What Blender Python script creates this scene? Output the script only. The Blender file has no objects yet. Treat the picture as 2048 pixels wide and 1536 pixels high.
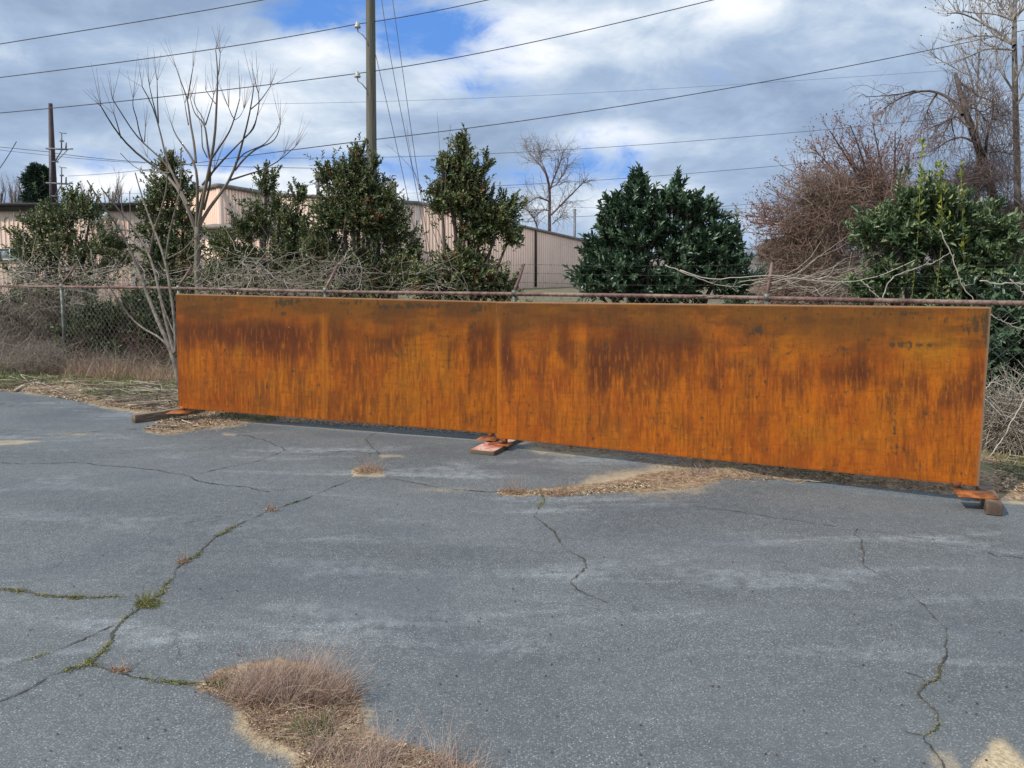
import bpy, math
import numpy as np
from mathutils import Vector

rng = np.random.default_rng(11)
sc = bpy.context.scene
COL = sc.collection
R = math.radians

# ------------------------------------------------------------------ camera
EYE = 1.6
FPX = 1538.0
PITCH = R(5.2)
HOR = 539.0
V0 = HOR + FPX * math.tan(PITCH)
cd = bpy.data.cameras.new('camera')
cam = bpy.data.objects.new('camera', cd)
COL.objects.link(cam)
cam.location = (0, 0, EYE)
cam.rotation_euler = (R(90) - PITCH, 0, 0)
cd.sensor_width = 36
cd.lens = FPX / 2048 * 36
cd.shift_y = -(768 - V0) / 2048
cd.clip_start = 0.05
cd.clip_end = 3000
sc.camera = cam

# ------------------------------------------------------------------ light
SUNV = Vector((-0.72, -0.42, 0.80)).normalized()      # towards the sun
sd = bpy.data.lights.new('sun', 'SUN')
sd.energy = 2.8
sd.angle = R(1.2)
sd.color = (1.0, 0.95, 0.87)
sun = bpy.data.objects.new('sun', sd)
COL.objects.link(sun)
sun.rotation_euler = SUNV.to_track_quat('Z', 'Y').to_euler()
sun.location = (-10, -6, 14)
sc.view_settings.view_transform = 'Standard'
sc.view_settings.look = 'None'
sc.view_settings.gamma = 1
sc.view_settings.exposure = 0.36


def srgb(c):
    out = []
    for x in c[:3]:
        x = x / 255
        out.append(x / 12.92 if x <= 0.04045 else ((x + 0.055) / 1.055) ** 2.4)
    return tuple(out) + (1.0,)


class NT:
    """tiny helper round a node tree"""
    def __init__(s, nt):
        s.t = nt
        s.n = nt.nodes
        s.l = nt.links

    def new(s, typ, **kw):
        n = s.n.new(typ)
        for k, v in kw.items():
            setattr(n, k, v)
        return n

    def put(s, sock, val):
        if isinstance(val, bpy.types.NodeSocket):
            s.l.new(val, sock)
        elif val is not None:
            sock.default_value = val

    def math(s, op, a, b=None, c=None, clamp=False):
        n = s.new('ShaderNodeMath', operation=op, use_clamp=clamp)
        s.put(n.inputs[0], a)
        if b is not None: s.put(n.inputs[1], b)
        if c is not None: s.put(n.inputs[2], c)
        return n.outputs[0]

    def mix(s, f, a, b, blend='MIX'):
        n = s.new('ShaderNodeMix', data_type='RGBA', blend_type=blend)
        s.put(n.inputs[0], f); s.put(n.inputs[6], a); s.put(n.inputs[7], b)
        return n.outputs[2]

    def rng(s, v, a, b, c=0.0, d=1.0, smooth=True):
        n = s.new('ShaderNodeMapRange', interpolation_type='SMOOTHSTEP' if smooth else 'LINEAR')
        s.put(n.inputs[0], v)
        for i, x in enumerate((a, b, c, d)): s.put(n.inputs[i + 1], x)
        return n.outputs[0]

    def noise(s, vec, scale, detail=4.0, rough=0.55, dist=0.0, lac=2.0):
        n = s.new('ShaderNodeTexNoise')
        s.put(n.inputs['Vector'], vec)
        s.put(n.inputs['Scale'], scale); s.put(n.inputs['Detail'], detail)
        s.put(n.inputs['Roughness'], rough); s.put(n.inputs['Distortion'], dist)
        s.put(n.inputs['Lacunarity'], lac)
        return n.outputs[0]

    def mapping(s, vec, scale=(1, 1, 1), loc=(0, 0, 0), rot=(0, 0, 0)):
        n = s.new('ShaderNodeMapping')
        s.put(n.inputs[0], vec)
        n.inputs['Location'].default_value = loc
        n.inputs['Rotation'].default_value = rot
        n.inputs['Scale'].default_value = scale
        return n.outputs[0]

    def ramp(s, f, stops):
        n = s.new('ShaderNodeValToRGB')
        s.put(n.inputs[0], f)
        e = n.color_ramp.elements
        while len(e) < len(stops): e.new(0.5)
        for el, (p, c) in zip(e, stops):
            el.position = p; el.color = c
        return n.outputs[0]


# ------------------------------------------------------------------ sky
world = bpy.data.worlds.new('World')
sc.world = world
world.use_nodes = True
w = NT(world.node_tree)
w.n.clear()
out = w.new('ShaderNodeOutputWorld')
bg = w.new('ShaderNodeBackground')
w.l.new(bg.outputs[0], out.inputs[0])
sky = w.new('ShaderNodeTexSky', sky_type='NISHITA')
sky.sun_disc = False
sky.sun_elevation = math.asin(SUNV.z)
sky.sun_rotation = math.atan2(SUNV.x, SUNV.y)
sky.ozone_density = 2.0
geo = w.new('ShaderNodeTexCoord')
D = geo.outputs['Generated']
sep = w.new('ShaderNodeSeparateXYZ')
w.l.new(D, sep.inputs[0])
dx, dy, dz = sep.outputs
zz = w.math('ADD', w.math('MAXIMUM', dz, 0.0), 0.17)
comb = w.new('ShaderNodeCombineXYZ')
w.put(comb.inputs[0], w.math('DIVIDE', dx, zz))
w.put(comb.inputs[1], w.math('DIVIDE', dy, zz))
w.put(comb.inputs[2], 3.7)
CP = comb.outputs[0]
n1 = w.noise(w.mapping(D, (4.2, 4.2, 10.0), (4.3, 1.2, 0)), 1.0, 8, 0.58, 0.35)
n2 = w.noise(w.mapping(D, (3.0, 3.0, 8.5), (9.1, 5.2, 0)), 1.0, 6, 0.55, 0.25)
yy = w.math('MAXIMUM', dy, 0.05)
U = w.math('MULTIPLY', w.math('DIVIDE', dx, yy), FPX)
V = w.math('MULTIPLY', w.math('DIVIDE', dz, yy), FPX)


def blobsum(items):
    tot = None
    for (u, v, ru, rv, s) in items:
        a = w.math('DIVIDE', w.math('SUBTRACT', U, u - 1024.0), float(ru))
        b = w.math('DIVIDE', w.math('SUBTRACT', V, HOR - v), float(rv))
        e = w.math('ADD', w.math('MULTIPLY', a, a), w.math('MULTIPLY', b, b))
        g = w.math('MULTIPLY', w.math('EXPONENT', w.math('MULTIPLY', e, -1.0)), float(s))
        tot = g if tot is None else w.math('ADD', tot, g)
    return tot


# holes of blue in the cloud sheet
blue = blobsum([(740, 10, 220, 60, 1.0), (900, 90, 160, 52, .95), (985, 175, 70, 40, 0.7), (600, 60, 60, 50, .3),
                (930, 345, 210, 50, 1.1), (1180, 345, 130, 45, 0.75), (530, 315, 150, 26, 1.0),
                (270, 322, 120, 22, 0.5), (20, 318, 60, 20, 0.35), (900, 215, 60, 30, 0.3),
                (400, 345, 200, 14, 0.3), (1330, 420, 200, 40, 0.22), (860, 420, 90, 25, .6)])
bn = w.math('ADD', blue, w.math('MULTIPLY', w.math('SUBTRACT', n1, 0.5), 2.0))
fine = w.noise(w.mapping(D, (9, 9, 17), (2, 2, 2)), 1.0, 8, 0.62, 0.5)
bn = w.math('ADD', bn, w.math('MULTIPLY', w.math('SUBTRACT', fine, 0.5), 2.6))
bmask = w.rng(bn, 0.30, 1.25)
bright = blobsum([(150, 110, 190, 55, .30), (420, 190, 150, 70, .35), (640, 120, 90, 50, .5), (1010, 120, 120, 90, .40),
                  (1160, 90, 160, 70, .30), (1470, 30, 150, 50, .55), (1230, 275, 110, 28, .45),
                  (250, 375, 210, 28, .65), (500, 350, 160, 20, .55), (700, 390, 130, 25, .6),
                  (1330, 395, 130, 30, .35), (850, 240, 130, 60, .20), (330, 30, 180, 40, -.10),
                  (150, 230, 200, 50, -.22), (1700, 220, 260, 90, -.12), (700, 270, 60, 40, .1),
                  (1480, 330, 180, 40, -.12), (1300, 190, 160, 40, -.14), (1550, 450, 100, 30, .2),
                  (560, 40, 60, 40, -.1), (1150, 420, 120, 24, .45)])
br = w.math('ADD', w.math('ADD', w.math('ADD', w.math('MULTIPLY', n2, 1.9), -.47), w.math('MULTIPLY', bright, .95)),
            w.math('MULTIPLY', w.math('SUBTRACT', fine, 0.5), 1.0))
cloud = w.ramp(w.rng(br, 0.22, 1.12, 0, 1, False),
               [(0.0, srgb((134, 153, 180))), (0.30, srgb((154, 173, 198))), (0.60, srgb((188, 201, 216))),
                (0.98, srgb((230, 233, 238)))])
blueC = w.mix(0.72, w.mix(1.0, sky.outputs[0], (0.11, 0.11, 0.11, 1), 'MULTIPLY'), srgb((76, 134, 216)))
low = w.rng(dz, -0.02, 0.0)
skyc = w.mix(bmask, cloud, blueC)
over = w.math('ADD', 1.0, w.math('MULTIPLY', w.rng(dz, .38, .80), .9))
vm = w.new('ShaderNodeVectorMath', operation='SCALE')
w.l.new(skyc, vm.inputs[0]); w.l.new(over, vm.inputs[3])
skyc = vm.outputs[0]
skyc = w.mix(low, srgb((120, 125, 130)), skyc)
w.l.new(skyc, bg.inputs[0])
bg.inputs[1].default_value = 1.0

# ------------------------------------------------------------------ geometry helpers
SP, CPi = math.sin(PITCH), math.cos(PITCH)


def ray(u, v):
    a = (np.asarray(u, float) - 1024) / FPX
    b = (V0 - np.asarray(v, float)) / FPX
    return a, CPi + b * SP, -SP + b * CPi


def P(u, v, Y):
    """world point seen at photo pixel (u, v) at world depth Y"""
    x, y, z = ray(u, v)
    return np.stack([x / y * Y, np.zeros_like(x / y) + Y, EYE + z / y * Y], -1)


def G(u, v, z=0.0):
    x, y, zz = ray(u, v)
    t = (z - EYE) / zz
    return np.stack([x * t, y * t, np.zeros_like(t) + z], -1)


def proj(X, Y, Z):
    zc = Y * CPi + (EYE - Z) * SP
    yc = Y * SP + (Z - EYE) * CPi
    return 1024 + FPX * X / zc, V0 - FPX * yc / zc


def nrm(a):
    return a / np.maximum(np.linalg.norm(a, axis=-1, keepdims=True), 1e-9)


class MB:
    def __init__(s):
        s.V = []; s.F = []; s.A = []; s.n = 0

    def add(s, V, F, rnd=None):
        V = np.asarray(V, float).reshape(-1, 3)
        F = np.asarray(F, int)
        s.V.append(V); s.F.append(F + s.n)
        s.A.append(np.full(len(V), 0.5) if rnd is None else np.broadcast_to(rnd, (len(V),)).astype(float))
        s.n += len(V)
        return s

    def box(s, c, size, rot=0.0, ax=None):
        """box with centre c, full size; rot about z, or ax = 3x3 rows of axes"""
        h = np.array(size) / 2
        q = np.array([[x, y, z] for x in (-1, 1) for y in (-1, 1) for z in (-1, 1)]) * h
        if ax is None:
            cr, sr = math.cos(rot), math.sin(rot)
            ax = np.array([[cr, sr, 0], [-sr, cr, 0], [0, 0, 1]])
        s.add(q @ np.array(ax) + np.array(c),
              [[0, 1, 3, 2], [4, 6, 7, 5], [0, 4, 5, 1], [2, 3, 7, 6], [0, 2, 6, 4], [1, 5, 7, 3]])
        return s

    def tubes(s, Pt, Rad, sides=4, rnd=None, cap=False):
        Pt = np.asarray(Pt, float)
        if Pt.ndim == 2: Pt = Pt[None]
        B, N, _ = Pt.shape
        Rad = np.broadcast_to(np.asarray(Rad, float), (B, N))
        T = np.gradient(Pt, axis=1)
        T = nrm(T)
        ref = np.where(np.abs(nrm(Pt[:, -1] - Pt[:, 0])[:, None, 2:3]) > 0.8, np.array([1.0, 0, 0]), np.array([0, 0, 1.0]))
        A = nrm(np.cross(T, ref)); Bn = np.cross(T, A)
        an = np.arange(sides) / sides * 2 * math.pi
        ring = A[:, :, None] * np.cos(an)[None, None, :, None] + Bn[:, :, None] * np.sin(an)[None, None, :, None]
        Vv = Pt[:, :, None] + ring * Rad[:, :, None, None]
        idx = np.arange(B * N * sides).reshape(B, N, sides)
        a = idx[:, :-1, :]; b = idx[:, 1:, :]
        F = np.stack([a, np.roll(a, -1, 2), np.roll(b, -1, 2), b], -1).reshape(-1, 4)
        rr = None
        if rnd is not None:
            rr = np.repeat(np.broadcast_to(rnd, (B, N)).ravel(), sides) if np.ndim(rnd) == 2 else np.repeat(np.broadcast_to(rnd, (B,)), N * sides)
        base = s.n
        s.add(Vv.reshape(-1, 3), F, rr)
        if cap:
            for bi in range(B):
                s.F.append(np.array([idx[bi, 0, ::-1]]) + base)
                s.F.append(np.array([idx[bi, -1, :]]) + base)
        return s

    def ribbons(s, Pt, W, side, rnd=None):
        B, N, _ = Pt.shape
        off = side[:, None, :] * np.broadcast_to(W, (B, N))[:, :, None]
        Vv = np.stack([Pt - off, Pt + off], 2)
        idx = np.arange(B * N * 2).reshape(B, N, 2)
        F = np.stack([idx[:, :-1, 0], idx[:, :-1, 1], idx[:, 1:, 1], idx[:, 1:, 0]], -1).reshape(-1, 4)
        rr = None if rnd is None else np.repeat(np.broadcast_to(rnd, (B,)), N * 2)
        return s.add(Vv.reshape(-1, 3), F, rr)

    def leaves(s, base, d, n, L, W, rnd, fold=0.25, curl=0.15):
        """leaf blades: base point, direction d, normal n, length, width"""
        d = nrm(d)
        side = nrm(np.cross(d, n)); n = np.cross(side, d)
        L = np.broadcast_to(L, (len(base),))[:, None]; W = np.broadcast_to(W, (len(base),))[:, None]
        f = n * W * fold
        c = n * L * curl
        v0 = base
        vt = base + d * L - c
        r1 = base + d * L * 0.33 + side * W * 0.45 + f
        r2 = base + d * L * 0.70 + side * W * 0.42 + f - c * 0.4
        l1 = base + d * L * 0.33 - side * W * 0.45 + f
        l2 = base + d * L * 0.70 - side * W * 0.42 + f - c * 0.4
        Vv = np.stack([v0, r1, r2, vt, l2, l1], 1)
        i = np.arange(len(base))[:, None] * 6
        F = np.concatenate([i + np.array([[0, 1, 2, 3]]), i + np.array([[0, 3, 4, 5]])])
        return s.add(Vv.reshape(-1, 3), F, np.repeat(rnd, 6))

    def build(s, name, mat, parent=None, smooth=False, coll=True):
        me = bpy.data.meshes.new(name)
        if s.n:
            V = np.concatenate(s.V)
            sizes = np.concatenate([np.full(len(f), f.shape[1]) for f in s.F])
            loops = np.concatenate([f.reshape(-1) for f in s.F])
            me.vertices.add(len(V)); me.vertices.foreach_set('co', V.astype(np.float32).ravel())
            me.loops.add(len(loops)); me.loops.foreach_set('vertex_index', loops.astype(np.int32))
            me.polygons.add(len(sizes))
            st = np.concatenate([[0], np.cumsum(sizes)[:-1]])
            me.polygons.foreach_set('loop_start', st.astype(np.int32))
            me.update(calc_edges=True)
            a = me.attributes.new('rnd', 'FLOAT', 'POINT')
            a.data.foreach_set('value', np.concatenate(s.A).astype(np.float32))
            if smooth:
                me.polygons.foreach_set('use_smooth', np.ones(len(sizes), bool))
        me.materials.append(mat)
        o = bpy.data.objects.new(name, me)
        if name in ('twigs', 'foliage', 'berries', 'blades', 'straw', 'green_blades', 'seed_balls', 'buds'):
            o['kind'] = 'stuff'
        COL.objects.link(o)
        if parent is not None:
            o.parent = parent
            o.location = -np.array(parent.location)
        return o


def tag(o, label=None, cat=None, group=None, kind=None):
    if label: o['label'] = label
    if cat: o['category'] = cat
    if group: o['group'] = group
    if kind: o['kind'] = kind
    return o


def empty(name, loc, label, cat, group=None):
    o = bpy.data.objects.new(name, None)
    COL.objects.link(o)
    o.location = tuple(float(x) for x in loc)
    o.empty_display_size = 0.2
    return tag(o, label, cat, group)


# numpy value noise
def vnoise(x, y, seed=0):
    xi = np.floor(x).astype(np.int64); yi = np.floor(y).astype(np.int64)
    fx = x - xi; fy = y - yi
    fx = fx * fx * (3 - 2 * fx); fy = fy * fy * (3 - 2 * fy)

    def h(a, b):
        n = (a * 374761393 + b * 668265263 + seed * 1442695041) & 0x7fffffff
        n = ((n ^ (n >> 13)) * 1274126177) & 0x7fffffff
        n = n ^ (n >> 16)
        return (n & 0xffff) / 65535.0
    a = h(xi, yi); b = h(xi + 1, yi); c = h(xi, yi + 1); d = h(xi + 1, yi + 1)
    return (a * (1 - fx) + b * fx) * (1 - fy) + (c * (1 - fx) + d * fx) * fy


def fbm(x, y, seed=0, oc=4):
    t = 0; a = 0.5; s = 0
    for i in range(oc):
        t = t + a * vnoise(x * 2 ** i, y * 2 ** i, seed + i * 17); s += a; a *= 0.55
    return t / s


def sstep(x, a, b):
    t = np.clip((x - a) / (b - a), 0, 1)
    return t * t * (3 - 2 * t)


# ------------------------------------------------------------------ materials
def newmat(name):
    m = bpy.data.materials.new(name)
    m.use_nodes = True
    t = NT(m.node_tree)
    b = m.node_tree.nodes['Principled BSDF']
    return m, t, b


def simple(name, c1, c2=None, scale=8.0, rough=0.7, metal=0.0, bump=0.0, stretch=(1, 1, 1), detail=5, dist=0.0, lo=.35, hi=.65):
    m, t, b = newmat(name)
    co = t.new('ShaderNodeTexCoord').outputs['Object']
    if c2 is None: c2 = tuple(x * 0.75 for x in c1[:3]) + (1,)
    n = t.noise(t.mapping(co, stretch), scale, detail, 0.6, dist)
    t.l.new(t.mix(t.rng(n, lo, hi), c1, c2), b.inputs['Base Color'])
    b.inputs['Roughness'].default_value = rough
    b.inputs['Metallic'].default_value = metal
    if bump:
        bp = t.new('ShaderNodeBump')
        bp.inputs['Strength'].default_value = bump
        bp.inputs['Distance'].default_value = 0.02
        t.l.new(n, bp.inputs['Height']); t.l.new(bp.outputs[0], b.inputs['Normal'])
    return m


def rndmat(name, cols, rough=0.55, trans=0.0, spec=0.5, clump=0.0, csc=3.0):
    """colour picked per leaf or twig from the 'rnd' attribute"""
    m, t, b = newmat(name)
    at = t.new('ShaderNodeAttribute', attribute_name='rnd')
    f = at.outputs['Fac']
    if clump:
        co = t.new('ShaderNodeTexCoord').outputs['Object']
        n = t.noise(co, csc, 3, 0.5)
        f = t.math('ADD', f, t.math('MULTIPLY', t.math('SUBTRACT', n, 0.5), clump), clamp=True)
    k = len(cols)
    c = t.ramp(f, [(i / (k - 1), srgb(x)) for i, x in enumerate(cols)])
    t.l.new(c, b.inputs['Base Color'])
    b.inputs['Roughness'].default_value = rough
    b.inputs['Specular IOR Level'].default_value = spec
    if trans:
        o = m.node_tree.nodes['Material Output']
        tr = t.new('ShaderNodeBsdfTranslucent'); t.l.new(c, tr.inputs[0])
        mx = t.new('ShaderNodeMixShader'); mx.inputs[0].default_value = trans
        t.l.new(b.outputs[0], mx.inputs[1]); t.l.new(tr.outputs[0], mx.inputs[2]); t.l.new(mx.outputs[0], o.inputs[0])
    return m


M = {}
M['bark_limb'] = rndmat('bark_limb', [(66, 56, 50), (92, 80, 70), (132, 120, 104), (140, 128, 112)], .85, clump=.25, csc=9)
M['bark_grey'] = simple('bark_grey', srgb((138, 126, 110)), srgb((94, 84, 74)), 25, .85, bump=.3, stretch=(1, 1, .3))
M['bark_dark'] = simple('bark_dark', srgb((96, 82, 72)), srgb((62, 52, 46)), 20, .9, bump=.3, stretch=(1, 1, .3))
M['bark_pale'] = simple('bark_pale', srgb((132, 124, 112)), srgb((86, 78, 70)), 8, .85, bump=.2)
M['bark_purple'] = simple('bark_purple', srgb((128, 104, 96)), srgb((92, 74, 66)), 15, .9)
M['twig_brown'] = rndmat('twig_brown', [(88, 72, 62), (130, 110, 96), (160, 138, 122), (146, 108, 94)], .9)
M['stem_brown'] = rndmat('stem_brown', [(70, 54, 46), (112, 90, 78), (120, 100, 88)], .9)
M['twig_grey'] = rndmat('twig_grey', [(96, 84, 74), (136, 122, 108), (176, 162, 146), (120, 100, 86)], .9)
M['twig_dark'] = rndmat('twig_dark', [(74, 62, 58), (106, 90, 84), (134, 116, 108)], .9)
M['twig_far'] = rndmat('twig_far', [(120, 112, 110), (140, 132, 128), (128, 112, 104)], .95)
M['vine'] = rndmat('vine', [(130, 118, 104), (168, 156, 140), (200, 188, 170), (110, 92, 80)], .9)
M['holly'] = rndmat('holly', [(38, 52, 30), (62, 80, 44), (86, 100, 58), (114, 122, 72), (146, 148, 104), (140, 98, 54)], .45, .15, .5, clump=.5, csc=1.6)
M['holly_dark'] = rndmat('holly_dark', [(34, 46, 28), (54, 70, 40), (74, 90, 52), (100, 112, 70), (124, 104, 76)], .45, .15, .5, clump=.4, csc=2.0)
M['laurel'] = rndmat('laurel', [(38, 56, 40), (56, 78, 54), (74, 98, 70), (98, 120, 90), (130, 146, 116)], .36, .10, .6, clump=.3, csc=2.0)
M['laurel_light'] = rndmat('laurel_light', [(52, 74, 46), (76, 98, 62), (102, 122, 80), (134, 146, 104), (162, 166, 120)], .38, .14, .6, clump=.4, csc=2.5)
M['shoot'] = rndmat('shoot', [(104, 120, 46), (136, 144, 58), (166, 164, 84)], .4, .2)
M['pine'] = rndmat('pine', [(34, 52, 40), (50, 72, 54), (70, 92, 70)], .7)
M['berry'] = rndmat('berry', [(130, 26, 18), (170, 40, 24), (120, 40, 20)], .35)
M['redbud'] = rndmat('redbud', [(122, 70, 62), (146, 96, 84), (104, 60, 50), (160, 122, 108)], .8, .2)
M['seed'] = rndmat('seed', [(60, 44, 36), (90, 66, 52)], .9)
M['grass_dry'] = rndmat('grass_dry', [(120, 92, 74), (158, 128, 104), (186, 160, 128), (140, 100, 92), (206, 184, 150)], .8, .15)
M['grass_pink'] = rndmat('grass_pink', [(140, 114, 100), (172, 146, 128), (196, 172, 150), (158, 130, 120), (216, 198, 170)], .8, .25)
M['grass_green'] = rndmat('grass_green', [(58, 74, 34), (82, 100, 46), (104, 120, 60), (150, 146, 100), (150, 128, 96)], .6, .2)
M['moss'] = rndmat('moss', [(70, 76, 34), (100, 104, 48), (134, 130, 70), (150, 132, 90)], .9)
M['litter'] = rndmat('litter', [(104, 80, 58), (150, 122, 92), (190, 166, 130), (214, 196, 164), (90, 66, 50)], .85, .1)
M['stick'] = rndmat('stick', [(92, 76, 62), (136, 118, 100), (178, 162, 140), (74, 58, 48), (200, 186, 164), (104, 84, 68)], .85)
M['galv'] = simple('galvanised', srgb((128, 130, 120)), srgb((98, 100, 88)), 12, .55, .5)
M['railpaint'] = simple('rusted_rail', srgb((138, 112, 98)), srgb((104, 72, 64)), 3, .65, .2, stretch=(1, 1, 1), lo=.4, hi=.6)
M['wire'] = simple('fence_wire', srgb((156, 150, 138)), srgb((116, 104, 92)), 6, .6, .4)
M['cable'] = simple('cable', srgb((74, 76, 84)), srgb((60, 62, 70)), 4, .6)
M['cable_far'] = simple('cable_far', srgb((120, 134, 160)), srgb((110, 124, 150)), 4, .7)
M['steelpole'] = simple('steelpole', srgb((62, 40, 36)), srgb((44, 30, 28)), 2, .6, .2)
M['steelgrey'] = simple('steelgrey', srgb((128, 128, 130)), srgb((100, 100, 104)), 4, .6, .3)
M['porcelain'] = simple('porcelain', srgb((205, 200, 190)), srgb((150, 144, 134)), 30, .25)
M['plate_rust'] = simple('plate_rust', srgb((168, 98, 38)), srgb((110, 60, 28)), 14, .8, lo=.4, hi=.62)
M['frame_rust'] = simple('frame_rust', srgb((168, 118, 74)), srgb((118, 78, 46)), 9, .8)
M['timber_dark'] = simple('timber_dark', srgb((132, 112, 90)), srgb((92, 74, 60)), 10, .85, stretch=(1, 1, 6), bump=.3)
M['timber'] = simple('timber_brown', srgb((128, 106, 86)), srgb((84, 68, 56)), 10, .85, bump=.3)
M['white_trim'] = simple('white_trim', srgb((215, 214, 208)), srgb((190, 188, 180)), 3, .5)
M['roof_trim'] = simple('roof_trim', srgb((74, 68, 66)), srgb((58, 52, 50)), 3, .6)
M['roof_trim_light'] = simple('roof_trim_light', srgb((132, 122, 112)), srgb((104, 94, 86)), 3, .6)
M['glassdark'] = simple('window_glass', srgb((92, 100, 108)), srgb((70, 76, 84)), .6, .08)
M['glasslight'] = simple('window_glass_pale', srgb((150, 160, 160)), srgb((128, 138, 138)), .6, .12)
M['metal_dark'] = simple('dark_metal', srgb((74, 62, 54)), srgb((54, 46, 42)), 6, .6, .3)
M['hill'] = simple('hill', srgb((112, 120, 110)), srgb((92, 98, 88)), .05, .95)


def m_siding(name, a, b2):
    m, t, b = newmat(name)
    co = t.new('ShaderNodeTexCoord').outputs['Object']
    n = t.noise(t.mapping(co, (1, 1, .25)), .7, 5, .6)
    n2 = t.noise(t.mapping(co, (4, 4, .3)), 1.3, 4, .6)
    c = t.mix(t.rng(n, .3, .7), srgb(a), srgb(b2))
    c = t.mix(t.math('MULTIPLY', t.rng(n2, .55, .8), .35), c, srgb((120, 96, 80)))
    t.l.new(c, b.inputs['Base Color'])
    b.inputs['Roughness'].default_value = .6
    return m


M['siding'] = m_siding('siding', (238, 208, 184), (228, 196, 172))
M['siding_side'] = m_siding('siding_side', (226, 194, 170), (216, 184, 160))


def m_pole():
    m, t, b = newmat('pole_wood')
    co = t.new('ShaderNodeTexCoord').outputs['Object']
    n = t.noise(t.mapping(co, (14, 14, .5)), 2.2, 6, .65)
    n2 = t.noise(t.mapping(co, (1, 1, .6)), 1.2, 3, .6)
    c = t.mix(t.rng(n, .3, .7), srgb((122, 115, 101)), srgb((84, 77, 67)))
    c = t.mix(t.math('MULTIPLY', t.rng(n2, .4, .7), .5), c, srgb((102, 104, 84)))
    t.l.new(c, b.inputs['Base Color'])
    b.inputs['Roughness'].default_value = .9
    bp = t.new('ShaderNodeBump'); bp.inputs['Strength'].default_value = .5; bp.inputs['Distance'].default_value = .02
    t.l.new(n, bp.inputs['Height']); t.l.new(bp.outputs[0], b.inputs['Normal'])
    return m


M['pole'] = m_pole()


def m_board():
    """plank with worn red paint"""
    m, t, b = newmat('painted_board')
    co = t.new('ShaderNodeTexCoord').outputs['Object']
    n = t.noise(co, 7, 5, .6)
    n2 = t.noise(t.mapping(co, (1, 1, 1), (5, 2, 0)), 22, 4, .7)
    c = t.ramp(n, [(.36, srgb((160, 82, 64))), (.50, srgb((180, 112, 94))), (.60, srgb((204, 166, 148))), (.7, srgb((140, 96, 76)))])
    c = t.mix(t.math('MULTIPLY', t.rng(n2, .55, .7), .5), c, srgb((140, 92, 70)))
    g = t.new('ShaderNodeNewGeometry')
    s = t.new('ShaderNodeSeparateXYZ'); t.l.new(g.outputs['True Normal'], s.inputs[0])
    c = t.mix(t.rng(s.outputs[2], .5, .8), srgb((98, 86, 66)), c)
    t.l.new(c, b.inputs['Base Color'])
    b.inputs['Roughness'].default_value = .75
    return m


M['board'] = m_board()


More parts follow.
